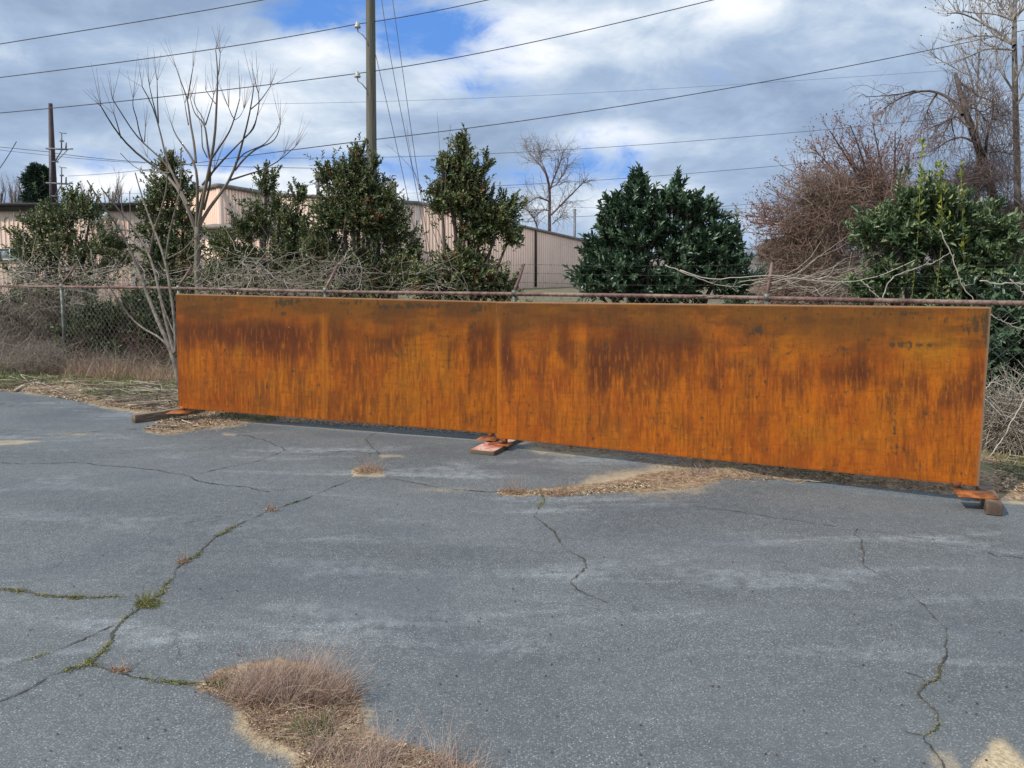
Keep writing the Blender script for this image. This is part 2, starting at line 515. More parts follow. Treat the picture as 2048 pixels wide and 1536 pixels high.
def m_ground():
    """asphalt, sand and soil mixed by the stored masks (red soil, green sand, blue scuff)"""
    m, t, b = newmat('ground')
    co = t.new('ShaderNodeTexCoord').outputs['Object']
    at = t.new('ShaderNodeAttribute', attribute_name='mask')
    s = t.new('ShaderNodeSeparateColor'); t.l.new(at.outputs['Color'], s.inputs[0])
    big = t.noise(t.mapping(co, (.5, 1.0, 1), rot=(0, 0, .12)), 1.1, 5, .55, .3)
    mid = t.noise(t.mapping(co, (.35, 1.3, 1), (3, 8, 0), (0, 0, .18)), 1.7, 6, .6, .5)
    med = t.noise(co, 14, 4, .6)
    vor = t.new('ShaderNodeTexVoronoi'); vor.inputs['Scale'].default_value = 125; t.l.new(co, vor.inputs['Vector'])
    fin = t.noise(co, 150, 2, .7)
    base = t.mix(t.rng(big, .3, .7), srgb((82, 84, 83)), srgb((100, 102, 100)))
    base = t.mix(t.math('MULTIPLY', t.rng(med, .35, .75), .30), base, srgb((124, 125, 122)))
    band = t.math('MULTIPLY', t.rng(mid, .52, .72), t.rng(med, .25, .6))
    base = t.mix(t.math('MULTIPLY', band, .45), base, srgb((168, 170, 168)))
    sc3 = t.new('ShaderNodeSeparateColor'); t.l.new(vor.outputs['Color'], sc3.inputs[0])
    spk = t.math('MULTIPLY', t.rng(sc3.outputs[0], .35, 1.0), t.rng(vor.outputs['Distance'], .55, .25))
    base = t.mix(t.math('MULTIPLY', spk, t.math('ADD', .34, t.math('MULTIPLY', band, .3))), base, srgb((196, 196, 190)))
    spk2 = t.math('MULTIPLY', t.rng(sc3.outputs[1], .90, .97), t.rng(vor.outputs['Distance'], .45, .25))
    wearn = t.rng(t.noise(t.mapping(co, (.6, 1.1, 1), (31, 9, 0)), 1.3, 4, .6, .4), .34, .66)
    base = t.mix(t.math('MULTIPLY', t.math('MULTIPLY', spk2, t.math('ADD', .25, t.math('MULTIPLY', wearn, .75))), .6), base, srgb((206, 204, 196)))
    lg = t.noise(t.mapping(co, (1, 1, 1), (7, 3, 1)), 95, 3, .75)
    base = t.mix(t.math('MULTIPLY', t.rng(lg, .50, .68), t.math('ADD', .16, t.math('MULTIPLY', wearn, .28))), base, srgb((158, 160, 158)))
    dk = t.math('MULTIPLY', t.rng(fin, .52, .36), .50)
    base = t.mix(dk, base, srgb((62, 64, 68)))
    # worn darker areas, oily spots and hairline crazing
    old = t.noise(t.mapping(co, (.8, 1.2, 1), (11, 4, 0)), .9, 4, .55, .6)
    base = t.mix(t.math('MULTIPLY', t.rng(old, .50, .66), .35), base, srgb((84, 86, 90)))
    oil = t.noise(t.mapping(co, (1, 1, 1), (21, 14, 0)), 2.6, 3, .5)
    base = t.mix(t.math('MULTIPLY', t.rng(oil, .68, .76), .35), base, srgb((66, 66, 66)))
    warp = t.new('ShaderNodeVectorMath', operation='ADD')
    nzc = t.new('ShaderNodeTexNoise'); nzc.inputs['Scale'].default_value = 3.0; nzc.inputs['Detail'].default_value = 4; t.l.new(co, nzc.inputs['Vector'])
    sc4 = t.new('ShaderNodeVectorMath', operation='SCALE'); t.l.new(nzc.outputs['Color'], sc4.inputs[0]); sc4.inputs[3].default_value = .5
    t.l.new(co, warp.inputs[0]); t.l.new(sc4.outputs[0], warp.inputs[1])
    cv = t.new('ShaderNodeTexVoronoi', feature='DISTANCE_TO_EDGE'); cv.inputs['Scale'].default_value = 1.1; t.l.new(warp.outputs[0], cv.inputs['Vector'])
    hair = t.math('MULTIPLY', t.rng(cv.outputs['Distance'], .006, .001), t.rng(t.noise(co, .8, 3, .5), .52, .62))
    base = t.mix(t.math('MULTIPLY', hair, .45), base, srgb((58, 56, 54)))
    # sand
    sn = t.noise(co, 60, 4, .7)
    sand = t.mix(t.rng(sn, .35, .65), srgb((200, 180, 146)), srgb((158, 136, 104)))
    sn2 = t.noise(co, 9, 6, .7)
    gm = t.rng(t.math('ADD', s.outputs[1], t.math('ADD', t.math('MULTIPLY', t.math('SUBTRACT', sn2, .5), .55),
                      t.math('MULTIPLY', t.math('SUBTRACT', sn, .5), 1.5))), .22, 1.0)
    base = t.mix(gm, base, sand)
    # soil with litter
    so = t.ramp(t.noise(co, 26, 6, .72), [(.32, srgb((84, 68, 54))), (.46, srgb((128, 106, 82))), (.58, srgb((160, 136, 106))), (.72, srgb((188, 166, 134)))])
    gn = t.rng(t.noise(co, 1.9, 4, .65), .38, .55)
    so = t.mix(t.math('MULTIPLY', t.math('MULTIPLY', gn, s.outputs[2]), .85), so, srgb((92, 112, 56)))
    rm = t.rng(t.math('ADD', s.outputs[0], t.math('ADD', t.math('MULTIPLY', t.math('SUBTRACT', sn2, .5), .7), t.math('MULTIPLY', t.math('SUBTRACT', sn, .5), .8))), .40, .62)
    base = t.mix(rm, base, so)
    t.l.new(base, b.inputs['Base Color'])
    b.inputs['Roughness'].default_value = .85
    b.inputs['Specular IOR Level'].default_value = .25
    bp = t.new('ShaderNodeBump'); bp.inputs['Strength'].default_value = .5; bp.inputs['Distance'].default_value = .006
    hh = t.math('ADD', t.math('MULTIPLY', vor.outputs['Distance'], .6), t.math('MULTIPLY', fin, .5))
    hh = t.math('ADD', hh, t.math('MULTIPLY', t.math('MULTIPLY', sn2, rm), 6.0))
    t.l.new(hh, bp.inputs['Height']); t.l.new(bp.outputs[0], b.inputs['Normal'])
    return m


M['ground'] = m_ground()
M['field'] = simple('field', srgb((112, 104, 72)), srgb((88, 78, 56)), .8, .95)
M['crack'] = simple('crack_dirt', srgb((52, 48, 44)), srgb((82, 72, 54)), 9, .95)


def m_rust():
    """weathered steel: stored colour field plus fine vertical streaks and pits"""
    m, t, b = newmat('rusted_steel_sheet')
    at = t.new('ShaderNodeAttribute', attribute_name='rust')
    co = t.new('ShaderNodeTexCoord').outputs['Object']
    st = t.noise(t.mapping(co, (90, 90, 9)), 1.0, 4, .6)
    gr = t.noise(co, 120, 3, .7)
    c = at.outputs['Color']
    k = t.math('ADD', t.math('MULTIPLY', t.rng(st, .3, .7), .22), t.math('MULTIPLY', t.rng(gr, .3, .7), .22))
    c = t.mix(k, c, t.mix(1.0, c, (.55, .45, .4, 1), 'MULTIPLY'))
    t.l.new(c, b.inputs['Base Color'])
    b.inputs['Roughness'].default_value = .78
    b.inputs['Specular IOR Level'].default_value = .25
    bp = t.new('ShaderNodeBump'); bp.inputs['Strength'].default_value = .25; bp.inputs['Distance'].default_value = .003
    t.l.new(gr, bp.inputs['Height']); t.l.new(bp.outputs[0], b.inputs['Normal'])
    return m


M['rust'] = m_rust()

# ------------------------------------------------------------------ ground
BOUND = [(-1500, 790), (-300, 772), (0, 776), (39, 784), (98, 788), (146, 792), (176, 806), (215, 815), (273, 823), (332, 827), (400, 832),
         (480, 836), (560, 842), (700, 851), (900, 862), (1050, 878), (1200, 893), (1300, 903), (1380, 925), (1440, 962),
         (1530, 958), (1600, 966), (1700, 972), (1900, 990), (2048, 1004), (2600, 1060), (4000, 1200)]


def poly_sd(U_, V_, poly):
    """signed distance (px), positive inside"""
    poly = np.array(poly, float)
    dmin = np.full(U_.shape, 1e9); ins = np.zeros(U_.shape, bool)
    for i in range(len(poly)):
        a = poly[i]; b_ = poly[(i + 1) % len(poly)]
        e = b_ - a; wx = U_ - a[0]; wy = V_ - a[1]
        tt = np.clip((wx * e[0] + wy * e[1]) / (e @ e), 0, 1)
        dmin = np.minimum(dmin, np.hypot(wx - e[0] * tt, wy - e[1] * tt))
        c = ((a[1] > V_) != (b_[1] > V_)) & (U_ < (b_[0] - a[0]) * (V_ - a[1]) / (b_[1] - a[1] + 1e-12) + a[0])
        ins ^= c
    return np.where(ins, dmin, -dmin)


def masks(X, Y):
    Yc = np.maximum(Y, 1.7)
    u, v = proj(X, Yc, 0.0)
    scale = FPX / Yc
    soil = np.zeros(X.shape); sand = np.zeros(X.shape); green = np.zeros(X.shape)
    wob = (fbm(X * 3, Y * 3, 5) - .5) * 30 + (fbm(X * 14, Y * 14, 9) - .5) * 14

    def add_poly(poly, arr, soft, amt=1.0, wb=1.0):
        sdv = poly_sd(u, v, poly) + wob * wb * np.clip(scale / 250, .25, 1.3)
        arr[:] = np.maximum(arr, amt * sstep(sdv, -soft, soft))
    verge_line = np.interp(u, [p[0] for p in BOUND], [p[1] for p in BOUND])
    vs = (verge_line - v) + wob * .35
    vs = np.where(Y > 14, 50, vs)
    vs = np.where(Y < 1.8, -50, vs)
    soil[:] = np.maximum(soil, sstep(vs, -3, 3))
    sand[:] = np.maximum(sand, .62 * sstep(vs, -10, 0) * (u < 500))
    green[:] = sstep(vs, 6, 30) * np.where(u < 600, 1, .5)
    add_poly([(392, 1378), (450, 1345), (560, 1325), (660, 1350), (715, 1400), (722, 1440), (760, 1470), (850, 1500), (960, 1536),
              (990, 1640), (640, 1640), (600, 1515), (545, 1490), (505, 1465), (490, 1425), (480, 1395)], soil, 6)
    add_poly([(470, 1395), (720, 1395), (760, 1470), (850, 1500), (980, 1560), (990, 1640), (620, 1640), (575, 1530), (500, 1500), (470, 1460)], sand, 30, .95)
    add_poly([(705, 938), (740, 932), (766, 940), (762, 952), (712, 952)], soil, 3, 1, .15)
    add_poly([(700, 940), (765, 938), (772, 956), (705, 955)], sand, 5, .8, .2)
    add_poly([(755, 910), (800, 908), (815, 916), (760, 918)], sand, 4, .7, .2)
    add_poly([(442, 865), (480, 867), (470, 874), (445, 872)], sand, 3, .7, .2)
    add_poly([(-60, 882), (40, 878), (90, 882), (30, 890), (-60, 893)], sand, 4, .7, .2)
    add_poly([(990, 984), (1060, 980), (1150, 975), (1250, 966), (1320, 945), (1390, 935), (1450, 945), (1440, 966), (1300, 984), (1150, 993), (1005, 992)], soil, 4, 1, .5)
    add_poly([(1150, 985), (1170, 960), (1280, 940), (1320, 925), (1230, 912), (1400, 925), (1470, 940), (1440, 970), (1300, 990)], sand, 22, .85, .8)
    add_poly([(1040, 892), (1100, 888), (1250, 905), (1330, 918), (1200, 920), (1080, 912)], sand, 12, .8, .6)
    add_poly([(1050, 885), (1120, 890), (1250, 905), (1200, 912), (1100, 902)], soil, 4, .9, .3)
    add_poly([(290, 860), (380, 838), (470, 830), (560, 842), (450, 852), (400, 862), (330, 868)], soil, 4, 1, .5)
    add_poly([(280, 862), (380, 830), (560, 836), (460, 856), (330, 870)], sand, 6, .8, .5)
    add_poly([(1960, 996), (2048, 1002), (2100, 1018), (2000, 1006)], sand, 5, .8, .3)
    add_poly([(1975, 1500), (1985, 1475), (2010, 1478), (2060, 1530), (2080, 1640), (1930, 1640), (1950, 1530)], sand, 20, 1.1, .6)
    add_poly([(1860, 1500), (1900, 1500), (1930, 1560), (1870, 1570)], sand, 14, .55, 1)
    # thin drip line of sand and rust in front of the sheets
    ln = np.interp(u, [470, 1000, 1290], [843, 884, 912])
    sand[:] = np.maximum(sand, .62 * np.exp(-((v - ln) / 2.2) ** 2) * (u > 480) * (u < 1290))
    # faint dust along the cracks
    for (uu, vv, ru, rv, am) in [(150, 868, 60, 6, .5), (880, 980, 130, 8, .45), (1340, 1000, 60, 8, .4), (1290, 992, 120, 7, .45), (500, 1370, 90, 30, .2)]:
        sand[:] = np.maximum(sand, am * np.exp(-((u - uu) / ru) ** 2 - ((v - vv) / rv) ** 2))
    return soil, sand, green, u, v


xs = np.concatenate([np.linspace(-60, -9, 40)[:-1], np.arange(-9, 6.6, .03), np.linspace(6.63, 60, 40)])
ys = np.concatenate([np.linspace(-40, 1.8, 20)[:-1], np.arange(1.8, 12.9, .03), np.linspace(12.93, 15.5, 12)])
gx, gy = np.meshgrid(xs, ys, indexing='ij')
soil, sand, green, gu, gv = masks(gx, gy)
def relief(X, Y, s_, u_, v_):
    vl = np.interp(u_, [p[0] for p in BOUND], [p[1] for p in BOUND]) - v_
    k = .10 + .9 * sstep(np.where(Y > 14, 60, vl), 0, 14)
    return s_ * k * (fbm(X * 2.2, Y * 2.2, 3) * .07 + fbm(X * 9, Y * 9, 4) * .03)


gz = relief(gx, gy, soil, gu, gv)
gz += (fbm(gx * .5, gy * .5, 8) - .5) * .01 * (gy > 1.8) + np.where(soil > .5, 0.004, 0)
nx, ny = gx.shape
idx = np.arange(nx * ny).reshape(nx, ny)
quads = np.stack([idx[:-1, :-1], idx[1:, :-1], idx[1:, 1:], idx[:-1, 1:]], -1).reshape(-1, 4)
verts = np.stack([gx, gy, gz], -1).reshape(-1, 3)
maskc = np.stack([soil, sand, green, np.ones_like(soil)], -1).reshape(-1, 4)
vline = (np.interp(gu, [p[0] for p in BOUND], [p[1] for p in BOUND]) - gv) > 0
vline = np.where(gy > 14, True, np.where(gy < 1.8, False, vline)).reshape(-1)


def ground_obj(name, sel):
    q = quads[sel]
    used, inv = np.unique(q, return_inverse=True)
    mb = MB().add(verts[used], inv.reshape(-1, 4))
    o = mb.build(name, M['ground'], smooth=True)
    a = o.data.color_attributes.new('mask', 'FLOAT_COLOR', 'POINT')
    a.data.foreach_set('color', maskc[used].astype(np.float32).ravel())
    return tag(o, kind='structure')


isv = vline[quads].all(axis=1)
ground_obj('parking_lot', ~isv)
ground_obj('verge', isv)


def ground_z(X, Y):
    s_, _, _, u_, v_ = masks(X, Y)
    return relief(X, Y, s_, u_, v_) + (fbm(X * .5, Y * .5, 8) - .5) * .01 + .003


mb = MB().add([(-1500, -600, -.06), (1500, -600, -.06), (1500, 2500, -.06), (-1500, 2500, -.06)], [[0, 1, 2, 3]])
tag(mb.build('ground', M['field']), kind='structure')

# cracks in the asphalt: narrow ribbons of dirt lying in it
CR = [
    ([(700, 962), (640, 985), (600, 1005), (540, 1022), (500, 1040), (440, 1068), (415, 1090), (400, 1110), (365, 1125), (345, 1150), (330, 1180),
      (300, 1200), (260, 1225), (225, 1250), (225, 1280), (210, 1305), (180, 1330), (120, 1345), (60, 1380), (0, 1400), (-60, 1425)], .007),
    ([(-60, 1172), (0, 1178), (50, 1185), (100, 1195), (200, 1195), (290, 1195)], .005),
    ([(225, 1252), (160, 1280), (100, 1305), (50, 1325), (0, 1340), (-60, 1365)], .006),
    ([(180, 1330), (240, 1345), (290, 1360), (350, 1365), (400, 1372)], .006),
    ([(1083, 993), (1085, 1015), (1072, 1030), (1080, 1045), (1100, 1060), (1122, 1070), (1124, 1090), (1130, 1098), (1162, 1112), (1168, 1122), (1160, 1145),
      (1150, 1155), (1140, 1165)], .006),
    ([(1140, 1165), (1165, 1190), (1215, 1208)], .0045),
    ([(1715, 1058), (1722, 1080), (1722, 1100), (1733, 1112), (1722, 1117), (1735, 1138), (1765, 1152), (1785, 1165), (1820, 1180), (1840, 1205),
      (1870, 1230), (1880, 1245), (1897, 1265), (1885, 1275), (1892, 1300), (1893, 1314), (1868, 1320), (1872, 1345), (1883, 1350), (1866, 1363), (1848, 1365), (1843, 1390),
      (1850, 1405), (1875, 1425), (1888, 1445), (1882, 1460), (1850, 1472), (1845, 1485), (1870, 1505), (1890, 1540), (1900, 1600)], .006),
    ([(0, 925), (60, 928), (150, 925), (260, 935), (310, 940), (370, 950), (400, 965), (480, 975), (540, 985)], .006),
    ([(400, 948), (500, 928), (575, 902), (540, 885), (510, 875), (450, 868)], .006),
    ([(575, 902), (700, 905), (760, 910), (740, 890), (728, 878), (780, 857)], .006),
    ([(1380, 1012), (1440, 1020), (1550, 1035), (1715, 1058), (1800, 1070), (1860, 1078)], .004),
    ([(-50, 812), (0, 808), (80, 803), (160, 803)], .012), ([(-40, 890), (0, 885), (60, 880), (140, 868), (210, 862)], .006),
    ([(760, 955), (900, 980), (1010, 985)], .006), ([(1975, 1105), (1985, 1110), (2048, 1118)], .006),
    ([(250, 859), (290, 858), (340, 862)], .01), ([(1806, 1345), (1830, 1355), (1848, 1366)], .003), ([(1805, 1460), (1835, 1470), (1850, 1473)], .003),
]


def densify(pts, step, jit, seed):
    pts = np.array(pts, float)
    seg = np.linalg.norm(np.diff(pts, axis=0), axis=1)
    cum = np.concatenate([[0], np.cumsum(seg)])
    n = max(int(cum[-1] / step), 4)
    tt = np.linspace(0, cum[-1], n)
    q = np.stack([np.interp(tt, cum, pts[:, k]) for k in range(pts.shape[1])], -1)
    r_ = np.random.default_rng(seed)
    j = r_.normal(0, jit, q.shape)
    j[0] = 0; j[-1] = 0
    return q + j


mb = MB(); crack_pts = []
for k, (pp, wd) in enumerate(CR):
    g = G(*np.array(pp, float).T)[:, :2]
    g = densify(g, .10, .012, k); g = densify(g, .014, .0028, k + 50)
    n = len(g)
    z = ground_z(g[:, 0], g[:, 1]) + .0015
    p3 = np.column_stack([g, z])
    tdir = nrm(np.gradient(g, axis=0)); sd_ = np.column_stack([-tdir[:, 1], tdir[:, 0], np.zeros(n)])
    ww = wd * .78 * (.12 + 1.0 * vnoise(np.arange(n) * .33, np.zeros(n), 40 + k) ** 2 + .5 * vnoise(np.arange(n) * .07, np.zeros(n), 90 + k) ** 2)
    ww[0] = ww[-1] = .0005
    Vv = np.stack([p3 - sd_ * ww[:, None], p3 + sd_ * ww[:, None]], 1).reshape(-1, 3)
    i = np.arange(n - 1)[:, None] * 2
    mb.add(Vv, i + np.array([[0, 1, 3, 2]]))
    crack_pts.append(p3)
tag(mb.build('pavement_cracks', M['crack']), kind='structure')

# ------------------------------------------------------------------ the two rusted steel sheets
H = 1.22


def edge(u, vt, vb, h=H):
    xt, yt, zt = ray(u, vt); xb, yb, zb = ray(u, vb)
    Y = h / (zt / yt - zb / yb)
    return P(u, vt, Y), P(u, vb, Y)


def fmix(c, col, m):
    return c * (1 - m[..., None]) + np.array(srgb(col)[:3]) * m[..., None]


def rust_field(px, py, t, seed):
    """albedo of the sheet at photo position px,py; t = 0 top .. 1 bottom"""
    sx = px / 230.0; sy = py / 230.0        # about metres
    st = fbm(sx * 62, sy * 6.0, seed + 1, 4)         # vertical streaks
    st2 = fbm(sx * 95, sy * 11.0, seed + 2, 3)
    lst = fbm(sx * 22, sy * 1.3, seed + 6, 4)
    cl = fbm(sx * 2.4, sy * 2.0, seed + 3, 5)
    cl2 = fbm(sx * 8, sy * 6, seed + 4, 4)
    gr = fbm(sx * 42, sy * 42, seed + 5, 3)
    c = np.zeros(px.shape + (3,)) + np.array(srgb((166, 88, 14))[:3])
    c = fmix(c, (182, 104, 18), sstep(cl, .40, .70) * .8)
    c = fmix(c, (146, 70, 18), sstep(fbm(sx * 4.0, sy * 3.0, seed + 8, 4), .42, .68) * .75)
    c = fmix(c, (138, 80, 24), sstep(cl2, .45, .72) * .45)
    c = fmix(c, (188, 100, 16), sstep(fbm(sx * 9, sy * 3.5, seed + 61, 4), .48, .70) * .6)

    def gs(items):
        g = np.zeros(px.shape)
        for (a, b_, ra, rb, s_) in items:
            g += s_ * np.exp(-((px - a) / ra) ** 2 - ((py - b_) / rb) ** 2)
        return g
    gold = gs([(835, 720, 70, 90, .8), (648, 720, 9, 110, 1.1), (994, 740, 6, 160, .8), (560, 780, 90, 30, .3), (1210, 690, 22, 40, .7), (1165, 690, 18, 60, .5),
               (1850, 690, 60, 40, .9), (1600, 700, 60, 40, .5), (1900, 690, 50, 50, .6), (1480, 700, 60, 30, .4), (1640, 860, 60, 30, .6), (1760, 880, 60, 60, .35),
               (1415, 650, 8, 100, .4), (1560, 640, 60, 40, .4), (480, 700, 14, 30, .5), (800, 650, 60, 18, .4), (1250, 860, 60, 30, .35), (690, 690, 40, 20, .5)])
    c = fmix(c, (172, 112, 22), np.clip(gold, 0, 1) * .8 * sstep(cl2, .2, .65))
    # broad maroon areas with ragged streaky edges
    mar = gs([(560, 668, 75, 24, 1.1), (470, 662, 60, 26, .75), (395, 655, 45, 45, .55), (670, 670, 20, 60, 1.0), (790, 655, 45, 40, .6), (760, 700, 60, 35, .45),
              (960, 690, 26, 55, .75), (600, 700, 50, 22, .6), (940, 770, 18, 50, .5), (520, 700, 40, 30, .5), (860, 655, 60, 20, .35), (705, 760, 40, 60, .3),
              (1012, 690, 16, 70, .9), (1060, 645, 70, 24, .7), (1160, 640, 60, 24, .65), (1240, 715, 55, 50, 1.1), (1290, 665, 70, 35, .9), (1375, 680, 50, 34, 1.0),
              (1190, 730, 22, 50, .8), (1345, 740, 70, 34, .55), (1500, 655, 36, 34, .75), (1660, 655, 90, 34, .55), (1700, 745, 60, 24, .85), (1640, 720, 40, 30, .5),
              (1945, 730, 16, 90, .8), (1870, 665, 50, 24, .55), (1900, 800, 50, 30, .4), (1425, 775, 14, 60, .55), (1310, 880, 30, 30, .45), (1200, 780, 80, 30, .3),
              (1070, 740, 70, 40, .35), (1130, 700, 14, 40, .5), (1780, 640, 70, 20, .4), (1020, 780, 14, 60, .5), (1560, 760, 60, 40, .25), (1100, 820, 70, 40, .25),
              (1800, 790, 60, 40, .2), (1730, 700, 25, 60, .35)])
    wide = fbm(sx * 12, sy * 1.6, seed + 40, 4)
    upper = np.exp(-((t - .32) / .19) ** 2) * (.30 if seed < 150 else .22)
    soft = sstep(t, .85, .35)
    mv = mar * (.6 + .8 * cl) + upper - gold * .35 + ((st - .5) * .5 + (cl2 - .5) * 1.0 + (wide - .5) * .6 + (lst - .5) * .3) * (.45 + .55 * soft)
    m = sstep(mv, .08, 1.0)
    c = fmix(c, (98, 50, 20), m * .80)
    c = fmix(c, (78, 38, 22), sstep(mv, .75, 1.45) * .65)
    # fine vertical weeping streaks
    zone = sstep(t, .14, .45) * .9
    c = fmix(c, (124, 62, 18), sstep(st + (cl - .5) * .7, .38, .84) * .42 * zone)
    c = fmix(c, (84, 46, 22), sstep(st2 + (st - .5) * .8 + (cl - .5) * .8, .54, .88) * .36 * zone)
    c = fmix(c, (84, 44, 22), sstep(lst + (cl2 - .5) * .5 + (cl - .5) * .4, .52, .86) * .34 * zone)
    c = fmix(c, (196, 112, 22), sstep(fbm(sx * 70, sy * 9, seed + 12, 3), .56, .78) * .50 * zone)
    hz_ = sstep(fbm(sx * 8, sy * 60, seed + 13, 3), .55, .8)
    c = fmix(c, (104, 60, 24), hz_ * .25)
    # dull brown upper band
    band = sstep(t + (cl - .5) * .30 + (cl2 - .5) * .16 + (st - .5) * .10 + (wide - .5) * .1, .30, .02)
    c = fmix(c, (102, 68, 28), band * .85)
    c = fmix(c, (132, 82, 26), band * sstep(cl2, .42, .72) * .6)
    c = fmix(c, (84, 52, 26), sstep(fbm(sx * 3, sy * 10, seed + 15, 4), .48, .7) * .5 * sstep(t, .5, .1))
    # dark greenish mill scale marks
    pat = gs([(565, 612, 18, 14, 1), (590, 602, 26, 6, .8), (790, 612, 40, 7, .9), (870, 612, 45, 6, 1), (700, 606, 40, 5, .5), (962, 618, 24, 8, .9), (450, 602, 30, 6, .4),
              (370, 600, 18, 12, .5), (1512, 655, 16, 12, 1.2), (1515, 668, 20, 8, .6), (1815, 690, 46, 9, .9), (1685, 700, 12, 12, .7), (1950, 650, 30, 26, .9),
              (1972, 680, 6, 90, .9), (1790, 628, 80, 12, .45), (1585, 708, 40, 6, .5), (1565, 690, 30, 8, .4), (900, 672, 40, 3, .7), (1785, 850, 10, 30, .6), (1790, 895, 30, 10, .4),
              (1430, 870, 14, 10, .5), (1210, 690, 14, 5, .6), (1240, 850, 14, 8, .4), (975, 840, 14, 30, .35), (580, 820, 60, 8, .25)])
    pm = sstep(pat * 1.1 + (fbm(sx * 50, sy * 22, seed + 20, 3) - .5) * 2.4 + (fbm(sx * 9, sy * 30, seed + 21, 3) - .5) * 1.2, .55, 1.1)
    c = fmix(c, (56, 56, 40), pm * .75)
    # specks
    sp_ = sstep(vnoise(sx * 60, sy * 60, seed + 30), .965, .995)
    c = fmix(c, (48, 30, 20), sp_ * .8)
    sp2 = sstep(vnoise(sx * 45, sy * 45, seed + 31), .992, .999)
    c = fmix(c, (220, 200, 170), sp2 * .8)
    c *= (.88 + .24 * gr)[..., None]
    for jx, sg, am in ((648, 6, .55), (996, 5, .6), (1165, 9, .25)):
        c = fmix(c, (184, 104, 22), np.exp(-((px - jx) / sg) ** 2) * am * sstep(t, .02, .3))
    c = fmix(c, (178, 136, 98), sstep(t, .012, .004) * .85)  # pale top lip, its sunlit rim highlight painted into the colour
    c = fmix(c, (130, 112, 92), sstep(px, 1977 - 26 * t, 1981 - 26 * t) * (seed > 150) * .8)
    # rolled sheet joins and the bottom lip
    for jx in (650, 1175, 1415):
        c = fmix(c, (96, 60, 34), np.exp(-((px - jx) / 1.2) ** 2) * .45)
    c = fmix(c, (120, 66, 30), sstep(t, .985, 1.0) * .5)
    return np.clip(c, 0.002, .9)


def steel_sheet(label, eL, eR, pxL, pxR, legs, seed, plates):
    (tl, bl), (tr, br) = eL, eR
    base = (bl + br) / 2; base[2] = 0
    root = empty('rusted_steel_panel', base, label, 'steel panel', 'rusted steel panels standing end to end')
    NS, NT_ = 760, 250
    s = np.linspace(0, 1, NS)[:, None, None]; t = np.linspace(0, 1, NT_)[None, :, None]
    pts = (tl * (1 - s) + tr * s) * (1 - t) + (bl * (1 - s) + br * s) * t
    pu, pv = proj(pts[..., 0], pts[..., 1], pts[..., 2])
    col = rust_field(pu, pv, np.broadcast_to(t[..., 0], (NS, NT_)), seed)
    L = nrm(br - bl); N_ = nrm(np.cross(L, np.array([0, 0, 1.0])))          # N_ towards the camera
    if N_[1] > 0: N_ = -N_
    # slight waviness of the sheet
    wv = (fbm(s[..., 0] * 5 + 0 * t[..., 0], t[..., 0] * 2 + 0 * s[..., 0], seed + 50, 3) - .5) * .006
    pts = pts + N_ * wv[..., None]
    idx = np.arange(NS * NT_).reshape(NS, NT_)
    q = np.stack([idx[:-1, :-1], idx[:-1, 1:], idx[1:, 1:], idx[1:, :-1]], -1).reshape(-1, 4)
    mb = MB().add(pts.reshape(-1, 3), q)
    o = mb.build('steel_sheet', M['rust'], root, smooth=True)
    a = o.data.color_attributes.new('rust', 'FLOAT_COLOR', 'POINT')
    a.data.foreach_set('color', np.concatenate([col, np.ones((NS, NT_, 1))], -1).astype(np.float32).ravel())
    # frame of square tube behind, just inside the sheet; rim shows as a thin edge
    f = MB()
    th = .038
    up = nrm(tl - bl); back = -N_
    C4 = [tl, tr, br, bl]
    fr = [c + back * .004 for c in C4]; bk = [c + back * (.004 + th) for c in C4]
    ins = []
    cx = (tl + tr + br + bl) / 4
    for c in C4:
        ins.append(c + L * (.04 if (c - cx) @ L < 0 else -.04) + up * (-.04 if (c - cx) @ up > 0 else .04))
    fi = [c + back * .004 for c in ins]; bi = [c + back * (.004 + th) for c in ins]
    Vv = np.array(fr + bk + fi + bi)
    Fc = []
    for i in range(4):
        j = (i + 1) % 4
        Fc += [[i, i + 4, j + 4, j], [i + 4, i + 12, j + 12, j + 4], [i + 8, j + 8, j + 12, i + 12], [i, j, j + 8, i + 8]]
    f.add(Vv, Fc)
    for fx in (.25, .5, .75):
        a_ = tl * (1 - fx) + tr * fx + back * .024; b_ = bl * (1 - fx) + br * fx + back * .024
        f.box((a_ + b_) / 2, (.036, .034, 1.13), ax=np.array([L, N_, up]))
    f.build('frame', M['frame_rust'], root)
    for (fx, zb, w_) in legs:
        b_ = bl * (1 - fx) + br * fx + back * .024
        m_ = MB(); ztop = b_[2] + .02
        m_.box((b_[0], b_[1], (zb + ztop) / 2), (w_, w_, ztop - zb), math.atan2(L[1], L[0]))
        m_.build('leg', M['plate_rust'], root)
    for (c, sx_, sy_, th_, rot, tilt) in plates:
        m_ = MB()
        cr, sr = math.cos(rot), math.sin(rot)
        ax = np.array([[cr, sr, 0], [-sr * math.cos(tilt), cr * math.cos(tilt), math.sin(tilt)], [sr * math.sin(tilt), -cr * math.sin(tilt), math.cos(tilt)]])
        m_.box(c, (sx_, sy_, th_), ax=ax)
        pl = m_.build('base_plate', M['plate_rust'], root)
    return root, L, N_


e1L = edge(353, 587.5, 816); e1R = edge(992, 603, 867)
e2L = edge(993, 603.5, 876); e2R = edge(1971, 614, 973)
